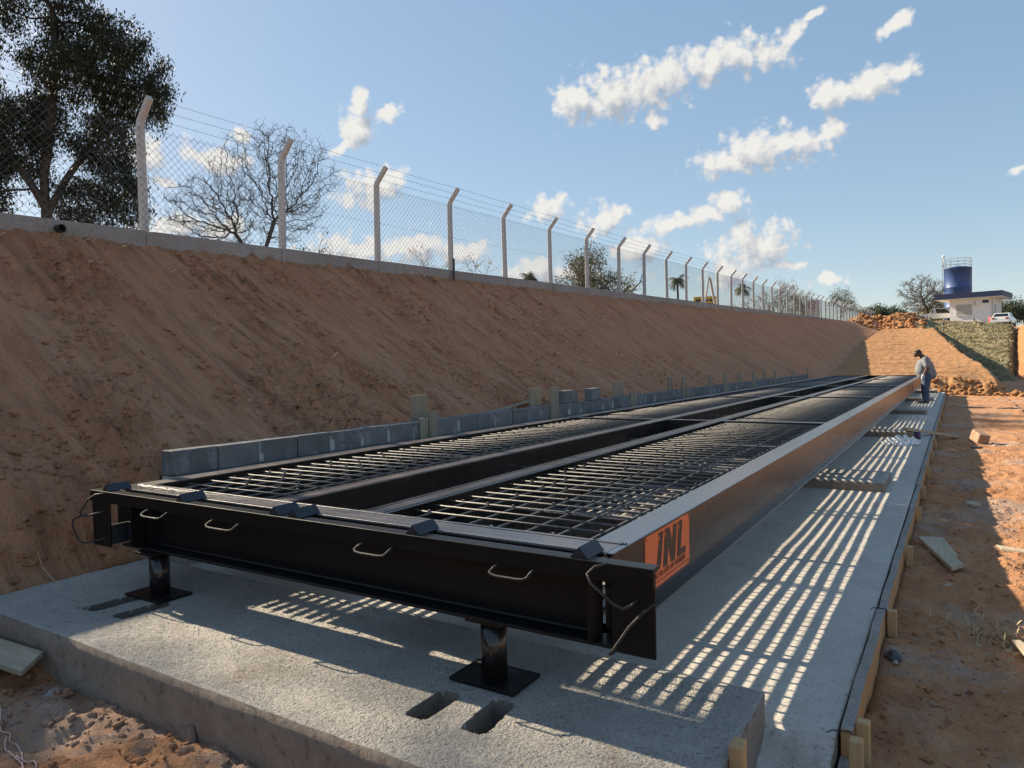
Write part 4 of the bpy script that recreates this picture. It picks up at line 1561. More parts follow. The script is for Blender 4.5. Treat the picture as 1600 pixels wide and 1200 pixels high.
za, zb_ = tz(-0.2, 6.9) + 0.015, tz(0.0, 6.1) + 0.02
plank('plank', [(-0.287, 6.975), (-0.105, 7.035), (0.006, 6.42), (-0.018, 6.36), (0.044, 6.19), (-0.035, 6.03)][::-1], 0, 0.028, 'wood_plank', 'pale plank with a notched end lying on the dirt beside the slab', 'plank', 'planks on the dirt', [za, za, (za + zb_) / 2, (za + zb_) / 2, zb_, zb_][::-1])
zq = tz(0.36, 6.95)
plank('plank', [(0.27, 7.02), (0.50, 6.93), (0.49, 6.83), (0.30, 6.90)], zq + 0.012, 0.02, 'wood_plank', 'short pale offcut lying in the sunlit dirt', 'plank', 'planks on the dirt')
zq = tz(0.3, 4.6)
plank('plank', [(0.25, 4.70), (0.29, 4.72), (0.44, 4.28), (0.33, 4.40)], zq + 0.012, 0.02, 'wood_plank', 'corner of a pale board on the dirt past the straw patch', 'plank', 'planks on the dirt')
zq = tz(0.14, 8.9)
plank('plank', [(0.06, 8.92), (0.13, 9.02), (0.21, 8.92), (0.14, 8.82)], zq + 0.01, 0.03, 'wood_plank', 'small flat offcut on the dirt further along from the notched plank', 'plank', 'planks on the dirt')
zq = tz(-0.06, 5.75)
plank('plank', [(-0.085, 5.72), (-0.05, 5.80), (-0.03, 5.79), (-0.055, 5.70)], zq + 0.008, 0.012, 'wood_plank', 'tiny wood chip next to the notched plank', 'chip', 'planks on the dirt')
b = MB()
mt_ = Euler((0.0, math.radians(14), math.radians(0))).to_matrix()
pa, pb = Vector((-0.80, 14.80, 0.165)), Vector((0.0, 16.3, tz(0, 16.3) + 0.03))
dr = (pb - pa)
q = dr.to_track_quat('Y', 'Z').to_matrix()
b.obox((pa + pb) / 2, (0.085, dr.length, 0.05), q)
tag(b.build('timber', 'wood_plank'), 'brown timber lying from a plinth corner down to the dirt', 'timber')
tag(MB().lathe([(0.05, 0), (0.052, 0.01), (0.052, 0.12), (0.045, 0.13)], (-0.60, 14.68, 0.003), 14).build('can', 'purple', None, True), 'small purple can under the timber by a plinth end', 'can')


def rock(name, c, r, mat, label, cat, group, seedv, sq=(1, 1, 0.6), sub=2):
    bm = bmesh.new()
    bmesh.ops.create_icosphere(bm, subdivisions=sub, radius=1)
    rr_ = random.Random(seedv)
    ph = [rr_.uniform(0, 6) for _ in range(6)]
    for v in bm.verts:
        p = v.co
        k = 1 + 0.18 * math.sin(3 * p.x + ph[0]) + 0.16 * math.sin(4 * p.y + ph[1]) + 0.14 * math.sin(5 * p.z + ph[2]) + rr_.uniform(-0.09, 0.09)
        v.co = Vector((p.x * k * r * sq[0], p.y * k * r * sq[1], p.z * k * r * sq[2]))
    me = bpy.data.meshes.new(name)
    bm.to_mesh(me)
    bm.free()
    o = link(name, me, mat, None, False, c)
    o.rotation_euler = (0, 0, rr_.uniform(0, 6))
    return tag(o, label, cat, group) if label else o


rock('stone', (-0.288, 4.20, tz(-0.29, 4.2) + 0.012), 0.042, 'stone', 'dark grey stone on the dirt beside the slab edge', 'stone', None, 3)
rock('stone', (-0.275, 4.13, tz(-0.27, 4.13) + 0.01), 0.016, 'greystone', 'small pale stone touching the dark grey stone', 'stone', None, 4)
b = MB()
b.cbox(-0.10, 0.10, -0.14, 0.14, 0, 0.24, 0.012)
o = b.build('block_piece', 'clod', None, False, (0.32, 15.5, tz(0.32, 15.5) - 0.02))
o.rotation_euler = (0.3, 0.15, 0.5)
tag(o, 'broken brown block lying on the open dirt past the timber', 'block')
plank('stick', [(0.20, 14.30), (0.21, 14.36), (0.37, 14.42), (0.36, 14.36)], tz(0.28, 14.35) + 0.005, 0.03, 'stone', 'dark stick on the dirt in front of the broken block', 'stick')
# plastic film
bm = bmesh.new()
bmesh.ops.create_grid(bm, x_segments=22, y_segments=14, size=1)
for v in bm.verts:
    x, y = v.co.x, v.co.y
    w_ = 1 - 0.5 * abs(x) ** 1.5
    hgt = 0.10 * (1 - x * x) * (1 - y * y) + 0.05 * abs(math.sin(7 * x + 3 * y)) * (1 - abs(y)) + 0.03 * random.random()
    v.co = Vector((x * 0.27 + 0.03 * math.sin(5 * y), y * 0.30 * w_ + 0.10 * x, hgt))
me = bpy.data.meshes.new('plastic_bag')
bm.to_mesh(me)
bm.free()
o = link('plastic_bag', me, 'bag', None, False, (-0.80, 13.65, 0.006))
tag(o, 'crumpled clear plastic film on the slab before a plinth', 'plastic bag')
# board against the front plinth, string, twig
b = MB()
b.add([(-5.3, 1.62, -0.085), (-4.00, 1.655, -0.035), (-4.10, 1.80, -0.005), (-5.3, 1.79, -0.05), (-5.3, 1.62, -0.06), (-4.00, 1.655, -0.010), (-4.10, 1.80, 0.02), (-5.3, 1.79, -0.025)],
      [(0, 3, 2, 1), (4, 5, 6, 7), (0, 1, 5, 4), (1, 2, 6, 5), (2, 3, 7, 6), (3, 0, 4, 7)])
tag(b.build('plank', wood_mat('pale_plank_wood_x', (0.30, 0.25, 0.17), (0.44, 0.37, 0.27), 'X')), 'pale plank propped against the front face of the concrete plinth', 'plank', 'planks on the dirt')
sp = [[(-3.90, 1.52), (-3.734, 1.451), (-3.69, 1.470), (-3.599, 1.431), (-3.52, 1.426), (-3.431, 1.406), (-3.34, 1.372), (-3.279, 1.325), (-3.2, 1.25)],
      [(-3.66, 1.445), (-3.595, 1.414), (-3.502, 1.376), (-3.413, 1.369), (-3.326, 1.368), (-3.272, 1.329), (-3.22, 1.22)],
      [(-3.40, 1.375), (-3.348, 1.39), (-3.319, 1.406), (-3.26, 1.39), (-3.221, 1.355), (-3.18, 1.25)]]
b = MB()
for s_ in sp:
    # smooth the polyline
    P = [Vector((x, y, tz(x, y) + 0.012)) for x, y in s_]
    Q = []
    for i in range(len(P) - 1):
        p0, p1, p2, p3 = P[max(i - 1, 0)], P[i], P[i + 1], P[min(i + 2, len(P) - 1)]
        for t in (0, .25, .5, .75):
            v = 0.5 * ((2 * p1) + (p2 - p0) * t + (2 * p0 - 5 * p1 + 4 * p2 - p3) * t * t + (3 * p1 - p0 - 3 * p2 + p3) * t ** 3)
            v.z = max(tz(v.x, v.y), p1.z * (1 - t) + p2.z * t - 0.004) + 0.003
            Q.append(v)
    b.tube(Q, 0.0032, 5)
tag(b.build('string', 'string', None, True), 'tangled pale pink string on the dirt before the plinth', 'string')
tag(MB().tube([(-4.85, 2.25, 0.12), (-4.96, 2.2, 0.24), (-5.05, 2.2, 0.36)], [0.004, 0.003, 0.002], 4).build('twig', 'straw'), 'thin dry stalk leaning by the left edge of the plinth', 'twig')
# flake of mortar against the front face and scattered clods
tag(MB().add([(-2.955, 1.80, -0.20), (-2.84, 1.785, -0.21), (-2.80, 1.80, -0.12), (-2.83, 1.805, -0.06), (-2.92, 1.815, -0.10), (-2.955, 1.83, -0.20), (-2.84, 1.815, -0.21), (-2.80, 1.82, -0.12), (-2.83, 1.825, -0.06), (-2.92, 1.835, -0.10)],
             [(0, 1, 2, 3, 4), (9, 8, 7, 6, 5), (0, 5, 6, 1), (1, 6, 7, 2), (2, 7, 8, 3), (3, 8, 9, 4), (4, 9, 5, 0)]).build('mortar_flake', 'plinth_face'), 'curled grey mortar flake peeling off the plinth front', 'flake')


def scatter(name, mat, n, xr, yr, rr_, seedv, cond=None, zs=0.35):
    r_ = np.random.default_rng(seedv)
    bm = bmesh.new()
    bmesh.ops.create_icosphere(bm, subdivisions=1, radius=1)
    BV = np.array([v.co[:] for v in bm.verts])
    BF = np.array([[v.index for v in f.verts] for f in bm.faces])
    bm.free()
    V, F = [], []
    xs = r_.uniform(xr[0], xr[1], n)
    ys_ = yr[0] + (yr[1] - yr[0]) * r_.uniform(0, 1, n) ** 1.4
    if cond is not None:
        k = cond(xs, ys_)
        xs, ys_ = xs[k], ys_[k]
    zz = terrain(xs, ys_)
    for i in range(len(xs)):
        s_ = rr_[0] + (rr_[1] - rr_[0]) * r_.uniform(0, 1) ** 3
        W_ = BV * (1 + r_.uniform(-0.45, 0.45, (len(BV), 1))) * np.array([r_.uniform(.7, 1.3), r_.uniform(.7, 1.3), r_.uniform(.5, .9)]) * s_
        a = r_.uniform(0, 6.28)
        W_ = np.stack([W_[:, 0] * math.cos(a) - W_[:, 1] * math.sin(a), W_[:, 0] * math.sin(a) + W_[:, 1] * math.cos(a), W_[:, 2]], -1)
        F.append(BF + len(V) * len(BV))
        V.append(W_ + np.array([xs[i], ys_[i], zz[i] + s_ * zs * 0.4]))
    me = np_mesh(name, np.concatenate(V), np.concatenate(F))
    return tag(link(name, me, mat), kind='stuff')


scatter('soil_clods', 'yard', 2600, (-5.0, -0.9), (-0.3, 1.80), (0.003, 0.024), 31)
scatter('soil_clods', 'yard', 420, (-5.1, -1.2), (1.55, 1.82), (0.005, 0.030), 36)
scatter('gravel', 'greystone', 260, (-4.8, -0.9), (0.0, 1.8), (0.003, 0.014), 32)
scatter('soil_clods', 'yard', 8000, (-0.33, 1.7), (1.6, 16), (0.003, 0.018), 33, lambda x, y: fbm(x * 1.2, y * 1.2, 3, 26) > -0.12)
scatter('gravel', 'greystone', 5000, (-0.33, 1.5), (1.4, 10), (0.002, 0.009), 34, lambda x, y: fbm(x * 0.9 + 7, y * 0.9, 3, 28) > 0.02)
scatter('soil_clods', 'bank', 15000, (-9.2, -5.3), (1.8, 20), (0.006, 0.030), 35, lambda x, y: fbm(x * 0.45 + 3, y * 1.6, 3, 23) + 0.5 * fbm(x * 2, y * 2, 2, 24) > 0.0)
scatter('soil_clods', 'bank', 420, (-6.2, -5.2), (1.2, 3.0), (0.006, 0.04), 37)
scatter('soil_clods', 'pile', 420, (-0.9, 2.6), (34.0, 35.6), (0.02, 0.16), 38)
scatter('soil_clods', 'pile', 420, (-9.0, -2.4), (75, 82), (0.05, 0.28), 39)
blades('straw_litter', 'straw', [(x_, y_) for x_, y_ in zip(rs.normal(0.20, 0.12, 34), rs.normal(4.85, 0.16, 34))], 6, 0.07, (0.05, 0.05), '', 9)
for (x_, y_, r_, m_, lb) in ((-3.62, 1.30, 0.055, 'greystone', 'flat grey stone in the red soil near the string'), (-1.95, 1.35, 0.075, 'clod', 'largest red soil lump before the front plinth face'), (-2.72, 1.72, 0.03, 'clod', 'round red clod touching the plinth front below the flake'), (-3.87, 1.74, 0.05, 'greystone', 'grey stone under the end of the propped plank')):
    rock('stone', (x_, y_, tz(x_, y_) + 0.01), r_, m_, lb, 'stone', 'stones before the plinth', int(-x_ * 100))

# ------------------------------------------------------------------ trees
class Tree:
    def __init__(s, seed):
        s.r = random.Random(seed)
        s.segs = MB()
        s.tips = []

    def rnd(s, a=1.0):
        return Vector((s.r.uniform(-a, a), s.r.uniform(-a, a), s.r.uniform(-a, a)))

    def rec(s, p, d, L, r, lvl, P):
        n = 4 if lvl > 1 else 3
        pts, rs = [p.copy()], [r]
        d = d.normalized()
        end = r * P.get('taper', 0.62)
        for i in range(n):
            d = (d + s.rnd(P['bend']) + Vector((0, 0, P['up'] * (1 if lvl > 0 else P.get('tipup', 1))))).normalized()
            p = p + d * (L / n)
            pts.append(p.copy())
            rs.append(r + (end - r) * (i + 1) / n)
        sides = 7 if lvl >= P['levels'] - 1 else (5 if lvl >= 2 else 3)
        s.segs.tube(pts, rs, sides, False)
        if lvl == 0:
            s.tips.append((pts[-1], d, pts[1]))
            return
        k = P['kids'][lvl] if isinstance(P['kids'], (list, tuple)) else P['kids']
        for c in range(k):
            t = s.r.uniform(0.35, 1.0) if c > 0 else 1.0
            f = t * n
            i = min(int(f), n - 1)
            q = pts[i].lerp(pts[i + 1], f - i)
            ax = s.rnd().normalized()
            side = (ax - d * ax.dot(d)).normalized()
            a = s.r.uniform(*P['angle']) * (0.45 if c == 0 else 1)
            nd = d * math.cos(a) + side * math.sin(a)
            rr = (rs[i] + (rs[i + 1] - rs[i]) * (f - i)) * (0.85 if c == 0 else s.r.uniform(0.45, 0.7))
            s.rec(q, nd, L * s.r.uniform(*P['len']), max(rr, P['rmin']), lvl - 1, P)


def colonize(seedv, base, crown, n_att, step, kill, infl, stems, r_tip, expo=2.4, iters=260, squash=None):
    """space colonisation: twigs grow towards points spread through the crown's volume"""
    r_ = np.random.default_rng(seedv)
    att = []
    while len(att) < n_att:
        c, rad, wgt = crown[r_.integers(len(crown))]
        p = r_.normal(0, 1, 3)
        p /= np.linalg.norm(p)
        p = np.array(c) + p * np.array(rad) * (r_.uniform(0.10, 1.0) ** (1 / 2.4))
        att.append(p)
    att = np.array(att)
    nodes, par = [], []
    for st in stems:
        prev = -1
        for q in st:
            nodes.append(np.array(q, float))
            par.append(prev)
            prev = len(nodes) - 1
    alive = np.ones(len(att), bool)
    best = np.full(len(att), 1e9)
    near = np.zeros(len(att), int)
    done = 0
    for it in range(iters):
        if done < len(nodes):
            N_ = np.array(nodes[done:])
            d = np.linalg.norm(att[:, None, :] - N_[None, :, :], axis=2)
            j = d.argmin(1)
            dm = d[np.arange(len(att)), j]
            upd = dm < best
            best[upd] = dm[upd]
            near[upd] = j[upd] + done
        alive &= best > kill
        done = len(nodes)
        act = alive & (best < infl)
        if not act.any():
            infl *= 1.5
            if infl > 40:
                break
            continue
        grow = {}
        for a in np.nonzero(act)[0]:
            v = att[a] - nodes[near[a]]
            grow.setdefault(near[a], []).append(v / (np.linalg.norm(v) + 1e-9))
        added = 0
        for k, vs in grow.items():
            v = np.mean(vs, 0) + r_.normal(0, 0.22, 3)
            v /= np.linalg.norm(v) + 1e-9
            nodes.append(nodes[k] + v * step)
            par.append(k)
            added += 1
        if not added or len(nodes) > 14000:
            break
    n = len(nodes)
    rad = np.zeros(n)
    kids = [[] for _ in range(n)]
    for i in range(n):
        if par[i] >= 0:
            kids[par[i]].append(i)
    for i in range(n - 1, -1, -1):
        if not kids[i]:
            rad[i] = r_tip
        else:
            rad[i] = sum(rad[k] ** expo for k in kids[i]) ** (1 / expo)
    mb = MB()
    tips = [i for i in range(n) if not kids[i]]
    # chains of nodes become tubes
    starts = [i for i in range(n) if par[i] < 0]
    stack = [(s_, None) for s_ in starts]
    while stack:
        i, frm = stack.pop()
        pts, rs = ([nodes[frm]], [rad[i]]) if frm is not None else ([], [])
        cur = i
        while True:
            pts.append(nodes[cur])
            rs.append(rad[cur])
            ks = kids[cur]
            if not ks:
                break
            ks = sorted(ks, key=lambda q: -rad[q])
            for k in ks[1:]:
                stack.append((k, cur))
            cur = ks[0]
        if len(pts) > 1:
            rm = max(rs)
            mb.tube([tuple(p) for p in pts], [float(q) for q in rs], 8 if rm > 0.15 else (5 if rm > 0.04 else 3), False)
    return mb, [nodes[i] for i in tips], nodes, rad


def twigs(mb, nodes, rad, seedv, rmax, L, k, r):
    r_ = np.random.default_rng(seedv)
    for p, q in zip(nodes, rad):
        if q > rmax:
            continue
        for c in range(k):
            d = r_.normal(0, 1, 3)
            d[2] += 0.35
            d /= np.linalg.norm(d)
            l = L * r_.uniform(0.5, 1.3)
            m = p + d * l * 0.5
            e = p + d * l + r_.normal(0, 0.12 * L, 3)
            mb.tube([tuple(p), tuple(m), tuple(e)], [r, r * 0.8, r * 0.45], 3, False)


def leaves_mesh(name, pts, per, spread, size, seedv, droop=0.0, aspect=0.35):
    r_ = np.random.default_rng(seedv)
    pts = np.asarray(pts, float)
    n = len(pts) * per
    c = np.repeat(pts, per, axis=0) + r_.normal(0, 1, (n, 3)) * np.asarray(spread)
    if droop > 0:
        c[:, 2] -= r_.exponential(droop, n)
    a = r_.normal(0, 1, (n, 3))
    if droop > 0:
        a[:, 2] -= 1.6
    a /= np.linalg.norm(a, axis=1, keepdims=True)
    b = np.cross(a, r_.normal(0, 1, (n, 3)))
    b /= np.linalg.norm(b, axis=1, keepdims=True)
    l = size * r_.uniform(0.6, 1.4, (n, 1))
    w = l * aspect
    nrm = np.cross(a, b)
    V = np.stack([c - a * l * .5, c - a * l * .05 + b * w * .5 + nrm * w * .15, c + a * l * .5, c - a * l * .05 - b * w * .5 + nrm * w * .15], 1).reshape(-1, 3)
    F = np.arange(n * 4).reshape(-1, 4)
    return np_mesh(name, V, F)


def make_tree(name, label, cat, base, seedv, P, h, r, stems=((0, 0, 1),), wood='bark', leaf=None, per=20, spread=(.3, .3, .3), size=0.2, droop=0.0, group=None, keep=1.0, aspect=0.35):
    t = Tree(seedv)
    bp = Vector(base)
    root = thing(name, label, cat, base, group)
    for sd in stems:
        d = Vector(sd[:3])
        off = Vector((sd[3], sd[4], 0)) if len(sd) > 3 else Vector((0, 0, 0))
        t.rec(bp + off, d, h, r * (sd[5] if len(sd) > 5 else 1), P['levels'], P)
    part('trunk', t.segs.mesh('trunk'), wood, root, None, True)
    if leaf:
        tp = [tuple(p.lerp(q, t.r.uniform(0, 0.7))) for (p, d, q) in t.tips if t.r.random() < keep]
        part('crown', leaves_mesh('crown', tp, per, spread, size, seedv, droop, aspect), leaf, root)
    return root


def on(dirx, diry, dist):
    x, y = dirx * dist, diry * dist
    return (x, y, tz(x, y) - 0.1)


# tall gum tree at the left
def gum(base, seedv, H, R, label, lean, per, dens):
    root = thing('gum_tree', label, 'tree', base, None)
    t = Tree(seedv)
    b = Vector(base)
    r_ = t.r
    trunk = [b]
    p = b.copy()
    for i in range(9):
        p = p + Vector((lean[0] + r_.uniform(-.3, .3), lean[1] + r_.uniform(-.3, .3), H / 10))
        trunk.append(p.copy())
    t.segs.tube(trunk, [0.95 * (1 - i / 11) * H / 26 for i in range(10)], 9, False)
    clumps = []
    for i in range(dens):
        f = r_.uniform(0.20, 1.0)
        k = f * 9
        j = min(int(k), 8)
        q = trunk[j].lerp(trunk[j + 1], k - j)
        a = r_.uniform(0, 2 * PI)
        reach = R * (0.35 + 0.75 * math.sin(PI * min(1, (f * 0.92 + 0.12)))) * r_.uniform(0.35, 1.05)
        e = q + Vector((math.cos(a) * reach, math.sin(a) * reach, reach * r_.uniform(0.25, 1.0)))
        m1 = q.lerp(e, 0.5) + Vector((0, 0, -0.1 * reach)) + t.rnd(0.4)
        rr0 = 0.20 * H / 26 * (1.2 - f * 0.7)
        t.segs.tube([q, q.lerp(m1, .5) + t.rnd(.15), m1, m1.lerp(e, .5) + t.rnd(.3), e], [rr0, rr0 * .85, rr0 * .65, rr0 * .42, rr0 * .2], 5, False)
        for c in range(7):
            g_ = r_.uniform(0.35, 1.1)
            cp = q.lerp(e, g_) + t.rnd(0.16 * R)
            t.segs.tube([q.lerp(e, min(g_, .95)), cp], [rr0 * .25, 0.02], 3, False)
            clumps.append(cp)
            t.segs.tube([cp, cp + t.rnd(0.8) + Vector((0, 0, -0.8))], [0.02, 0.008], 3, False)
    part('trunk', t.segs.mesh('trunk'), 'bark', root, None, True)
    cl = []
    for cp in clumps:
        for q in range(5):
            v = t.rnd(1.0)
            cl.append((cp.x + v.x * 0.75, cp.y + v.y * 0.75, cp.z + v.z * 0.55 - 0.2))
    part('crown', leaves_mesh('crown', cl, per, (0.30, 0.30, 0.34), 0.30, seedv, 0.35, 0.30), 'leaf_euc', root)
    return root


gx_, gy_, gz_ = on(-0.909, 0.416, 60)
gt = thing('gum_tree', 'tall dark gum tree beyond the fence at the left end', 'tree', (gx_, gy_, gz_))
ux, uy = 0.416, 0.909                      # the direction across the line of sight


def gp(a, z, dd=0.0):
    return (gx_ + ux * a - uy * dd, gy_ + uy * a + ux * dd, z)


crown_parts = [(gp(1.0, 29.5), (3.6, 3.6, 3.6), 1), (gp(4.3, 25.5, 1), (4.2, 4.2, 3.0), 1), (gp(6.2, 22.3), (3.0, 3.0, 1.9), 1), (gp(-4.0, 26.5), (4.0, 4.0, 3.6), 1),
               (gp(2.0, 23.0, -1), (3.6, 3.2, 2.2), 1), (gp(-5.0, 20.5), (3.6, 3.6, 2.8), 1), (gp(4.0, 18.6), (2.6, 2.6, 2.3), 1), (gp(-1.5, 17.8, 1), (2.6, 2.6, 2.2), 1),
               (gp(5.0, 14.8), (2.0, 2.2, 2.6), 1), (gp(2.2, 14.2, 1), (1.8, 2.0, 2.2), 1), (gp(-4.2, 14.5), (2.6, 2.6, 2.6), 1), (gp(-0.2, 20.8, 2), (2.4, 2.4, 1.6), 1)]
mb, tips, nodes_, rad_ = colonize(5, None, crown_parts, 2300, 0.38, 0.62, 4.0,
                                  [[gp(0, gz_), gp(0.1, gz_ + 4), gp(0.1, 10.5), gp(0.25, 13.2), gp(0.2, 15.5), gp(0.6, 18), gp(0.9, 21.0), gp(1.2, 24.0), gp(1.1, 27.0)],
                                   [gp(0.1, 12.0), gp(0.6, 13.5), gp(1.6, 15.6), gp(2.8, 17.6), gp(3.8, 20.0)], [gp(0.25, 13.2), gp(-0.4, 14.6), gp(-1.5, 16.5), gp(-2.8, 19.5), gp(-3.6, 22.5)]], 0.026, 2.15)
part('trunk', mb.mesh('trunk'), 'bark', gt, None, True)
tp = np.array([p for p, q in zip(nodes_, rad_) if q < 0.05])
tk = np.random.default_rng(3).uniform(0, 1, len(tp)) < 0.72 + 0.75 * (fbm(tp[:, 1] * 0.35 + tp[:, 0] * 0.1, tp[:, 2] * 0.35, 3, 5) + 0.25)
part('crown', leaves_mesh('crown', tp[tk], 72, (0.36, 0.36, 0.28), 0.27, 5, 0.42, 0.32), 'leaf_euc', gt)
sx_, sy_, sz_ = -27.0, 0.4, tz(-27, 0.4) - 0.1  # unseen tree, added with its crown shaped to shade the front plinth
st = thing('gum_tree', 'unseen gum tree on the plateau, added to shade the front plinth', 'tree', (sx_, sy_, sz_))
mb, tips, nodes_, rad_ = colonize(9, None, [((sx_, 2.3, 14.6), (3.2, 2.2, 3.6), 1), ((sx_, 2.2, 11.6), (3.0, 2.2, 2.4), 1), ((sx_, -0.8, 13.4), (3.6, 3.2, 5.0), 1), ((sx_, 0.9, 17.0), (2.8, 2.6, 2.6), 1), ((sx_ + 1, 2.9, 15.4), (2.4, 1.7, 2.2), 1)],
                                  1500, 0.36, 0.6, 4.0, [[(sx_, sy_, sz_), (sx_ + .1, sy_, sz_ + 3), (sx_, sy_ + .1, sz_ + 6), (sx_, sy_ + .3, sz_ + 9), (sx_, sy_ + .4, sz_ + 12)]], 0.024, 2.15)
part('trunk', mb.mesh('trunk'), 'bark', st, None, True)
tp = np.array([p for p, q in zip(nodes_, rad_) if q < 0.045])
part('crown', leaves_mesh('crown', tp, 8, (0.30, 0.20, 0.28), 0.30, 9, 0.30, 0.30), 'leaf_euc', st)

PB = dict(levels=6, kids=[0, 3, 4, 4, 3, 4, 4], bend=0.20, up=0.0, angle=(0.5, 1.15), len=(0.60, 0.80), rmin=0.011, taper=0.66)
bx, by, bz = on(-0.786, 0.618, 45)
bt = thing('bare_tree', 'large leafless tree beyond the fence behind the second post', 'tree', (bx, by, bz))
mb, tips, nodes_, rad_ = colonize(14, (bx, by, bz), [((bx + 0.9, by + 0.8, 13.1), (3.9, 3.9, 3.2), 1), ((bx - 2.3, by - 1.7, 10.8), (2.6, 2.6, 2.4), 1), ((bx + 0.3, by + 0.3, 11.0), (3.8, 3.8, 2.2), 1)], 2600, 0.20, 0.32, 2.2,
                          [[(bx + 0.35, by + 0.3, bz), (bx + 0.3, by + 0.3, bz + 2.5), (bx + 0.35, by + 0.3, bz + 4.6), (bx + 0.6, by + 0.5, bz + 5.6), (bx + 0.9, by + 0.7, bz + 6.6)],
                           [(bx - 0.5, by - 0.4, bz), (bx - 0.55, by - 0.4, bz + 3.0), (bx - 0.5, by - 0.4, bz + 5.2), (bx - 0.9, by - 0.7, bz + 6.0)]], 0.012, 2.5)
twigs(mb, nodes_, rad_, 15, 0.025, 0.42, 2, 0.0075)
part('trunk', mb.mesh('trunk'), 'twig', bt, None, True)
PS = dict(levels=4, kids=[0, 3, 3, 3, 3], bend=0.2, up=0.03, angle=(0.4, 0.95), len=(0.62, 0.85), rmin=0.012, taper=0.62)
make_tree('small_tree', 'small half bare tree with a green tuft right of the large leafless tree', 'tree', on(-0.722, 0.692, 46), 21, PS, 2.4, 0.10, ((0.05, 0, 1),), 'twig', 'leaf_bush', 9, (.25, .25, .15), 0.2, 0, 'small trees beyond the fence', 0.10)
make_tree('small_tree', 'small yellow leaved tree between the third and fourth fence posts', 'tree', on(-0.6255, 0.7805, 50), 33, PS, 2.35, 0.09, ((0.05, 0, 1),), 'twig', 'leaf_yellow', 9, (.16, .16, .16), 0.17, 0, 'small trees beyond the fence', 0.6)
make_tree('small_tree', 'sparse yellowish tree just left of the fifth fence post', 'tree', on(-0.5605, 0.8285, 56), 38, PS, 2.3, 0.09, ((-0.05, 0, 1),), 'twig', 'leaf_yellow', 9, (.17, .17, .17), 0.18, 0, 'small trees beyond the fence', 0.5)
PD = dict(levels=4, kids=[0, 3, 3, 4, 4], bend=0.16, up=0.03, angle=(0.45, 1.0), len=(0.62, 0.82), rmin=0.02, taper=0.65)
make_tree('bushy_tree', 'round olive green tree behind the seventh fence post', 'tree', on(-0.452, 0.892, 62), 41, PD, 2.6, 0.18, ((0.05, 0, 1), (-.4, .1, 1), (.4, -.1, 1)), 'bark', 'leaf_bush', 12, (.32, .32, .24), 0.22, 0, None, 0.9)
make_tree('bushy_tree', 'yellow green tree right against the round olive tree', 'tree', on(-0.417, 0.909, 64), 44, PD, 2.1, 0.14, ((0.15, 0, 1), (.5, .1, .9)), 'bark', 'leaf_yellow', 8, (.28, .28, .24), 0.22, 0, None, 0.7)
t = thing('dead_branch', 'bare crooked branch rising past the ninth fence post', 'branch', on(-0.386, 0.9225, 62))
bp = Vector(t.location)
b = MB()
b.tube([bp + Vector((0, 0, 0)), bp + Vector((.1, 0, 2.0)), bp + Vector((0.3, 0.1, 3.2)), bp + Vector((1.0, .2, 3.9)), bp + Vector((1.25, .2, 4.6))], [0.09, 0.08, 0.06, 0.045, 0.03], 6, False)
b.tube([bp + Vector((1.0, .2, 3.9)), bp + Vector((1.6, .3, 4.1))], [0.04, 0.02], 5, False)
part('branch', b.mesh('branch'), 'twig', t, None, True)


def palm(base, h, seedv, label, fl=1.7):
    r_ = random.Random(seedv)
    root = thing('palm_tree', label, 'palm', base, 'palms beyond the fence')
    b0 = Vector(base)
    tp = b0 + Vector((r_.uniform(-.2, .2), 0, h))
    part('trunk', MB().tube([b0, b0.lerp(tp, .5) + Vector((.06, 0, 0)), tp], [0.20, 0.15, 0.13], 8, False).mesh('trunk'), 'bark', root, None, True)
    V, F = [], []
    for k in range(20):
        a = 2 * PI * k / 20 + r_.uniform(-.2, .2)
        el = r_.uniform(-0.3, 1.25)
        d = Vector((math.cos(a) * math.cos(el), math.sin(a) * math.cos(el), math.sin(el)))
        p = tp.copy()
        L_ = fl * r_.uniform(.8, 1.15)
        for i in range(9):
            q = p + d * (L_ / 9)
            d = (d + Vector((0, 0, -0.24))).normalized()
            sd = d.cross(Vector((0, 0, 1)))
            sd = sd.normalized() if sd.length > .01 else Vector((1, 0, 0))
            wl = 0.42 * math.sin(PI * (i + 1) / 10.5) + 0.05
            for sgn in (-1, 1):
                for q2 in (0, .5):
                    pp = p.lerp(q, q2)
                    o = len(V)
                    e = pp + sd * sgn * wl + d * 0.12 + Vector((0, 0, -0.25 * wl - 0.05))
                    V += [tuple(pp), tuple(pp + d * 0.07), tuple(e + d * .02), tuple(e)]
                    F.append((o, o + 1, o + 2, o + 3))
            p = q
    part('crown', np_mesh('crown', V, F), 'leaf_palm', root)


def palm_at(dx, dy, dist, slope_top, seedv, label, fl):
    x, y, z = on(dx, dy, dist)
    palm((x, y, z), 1.48 + slope_top * dist - z - fl * 0.35, seedv, label, fl)


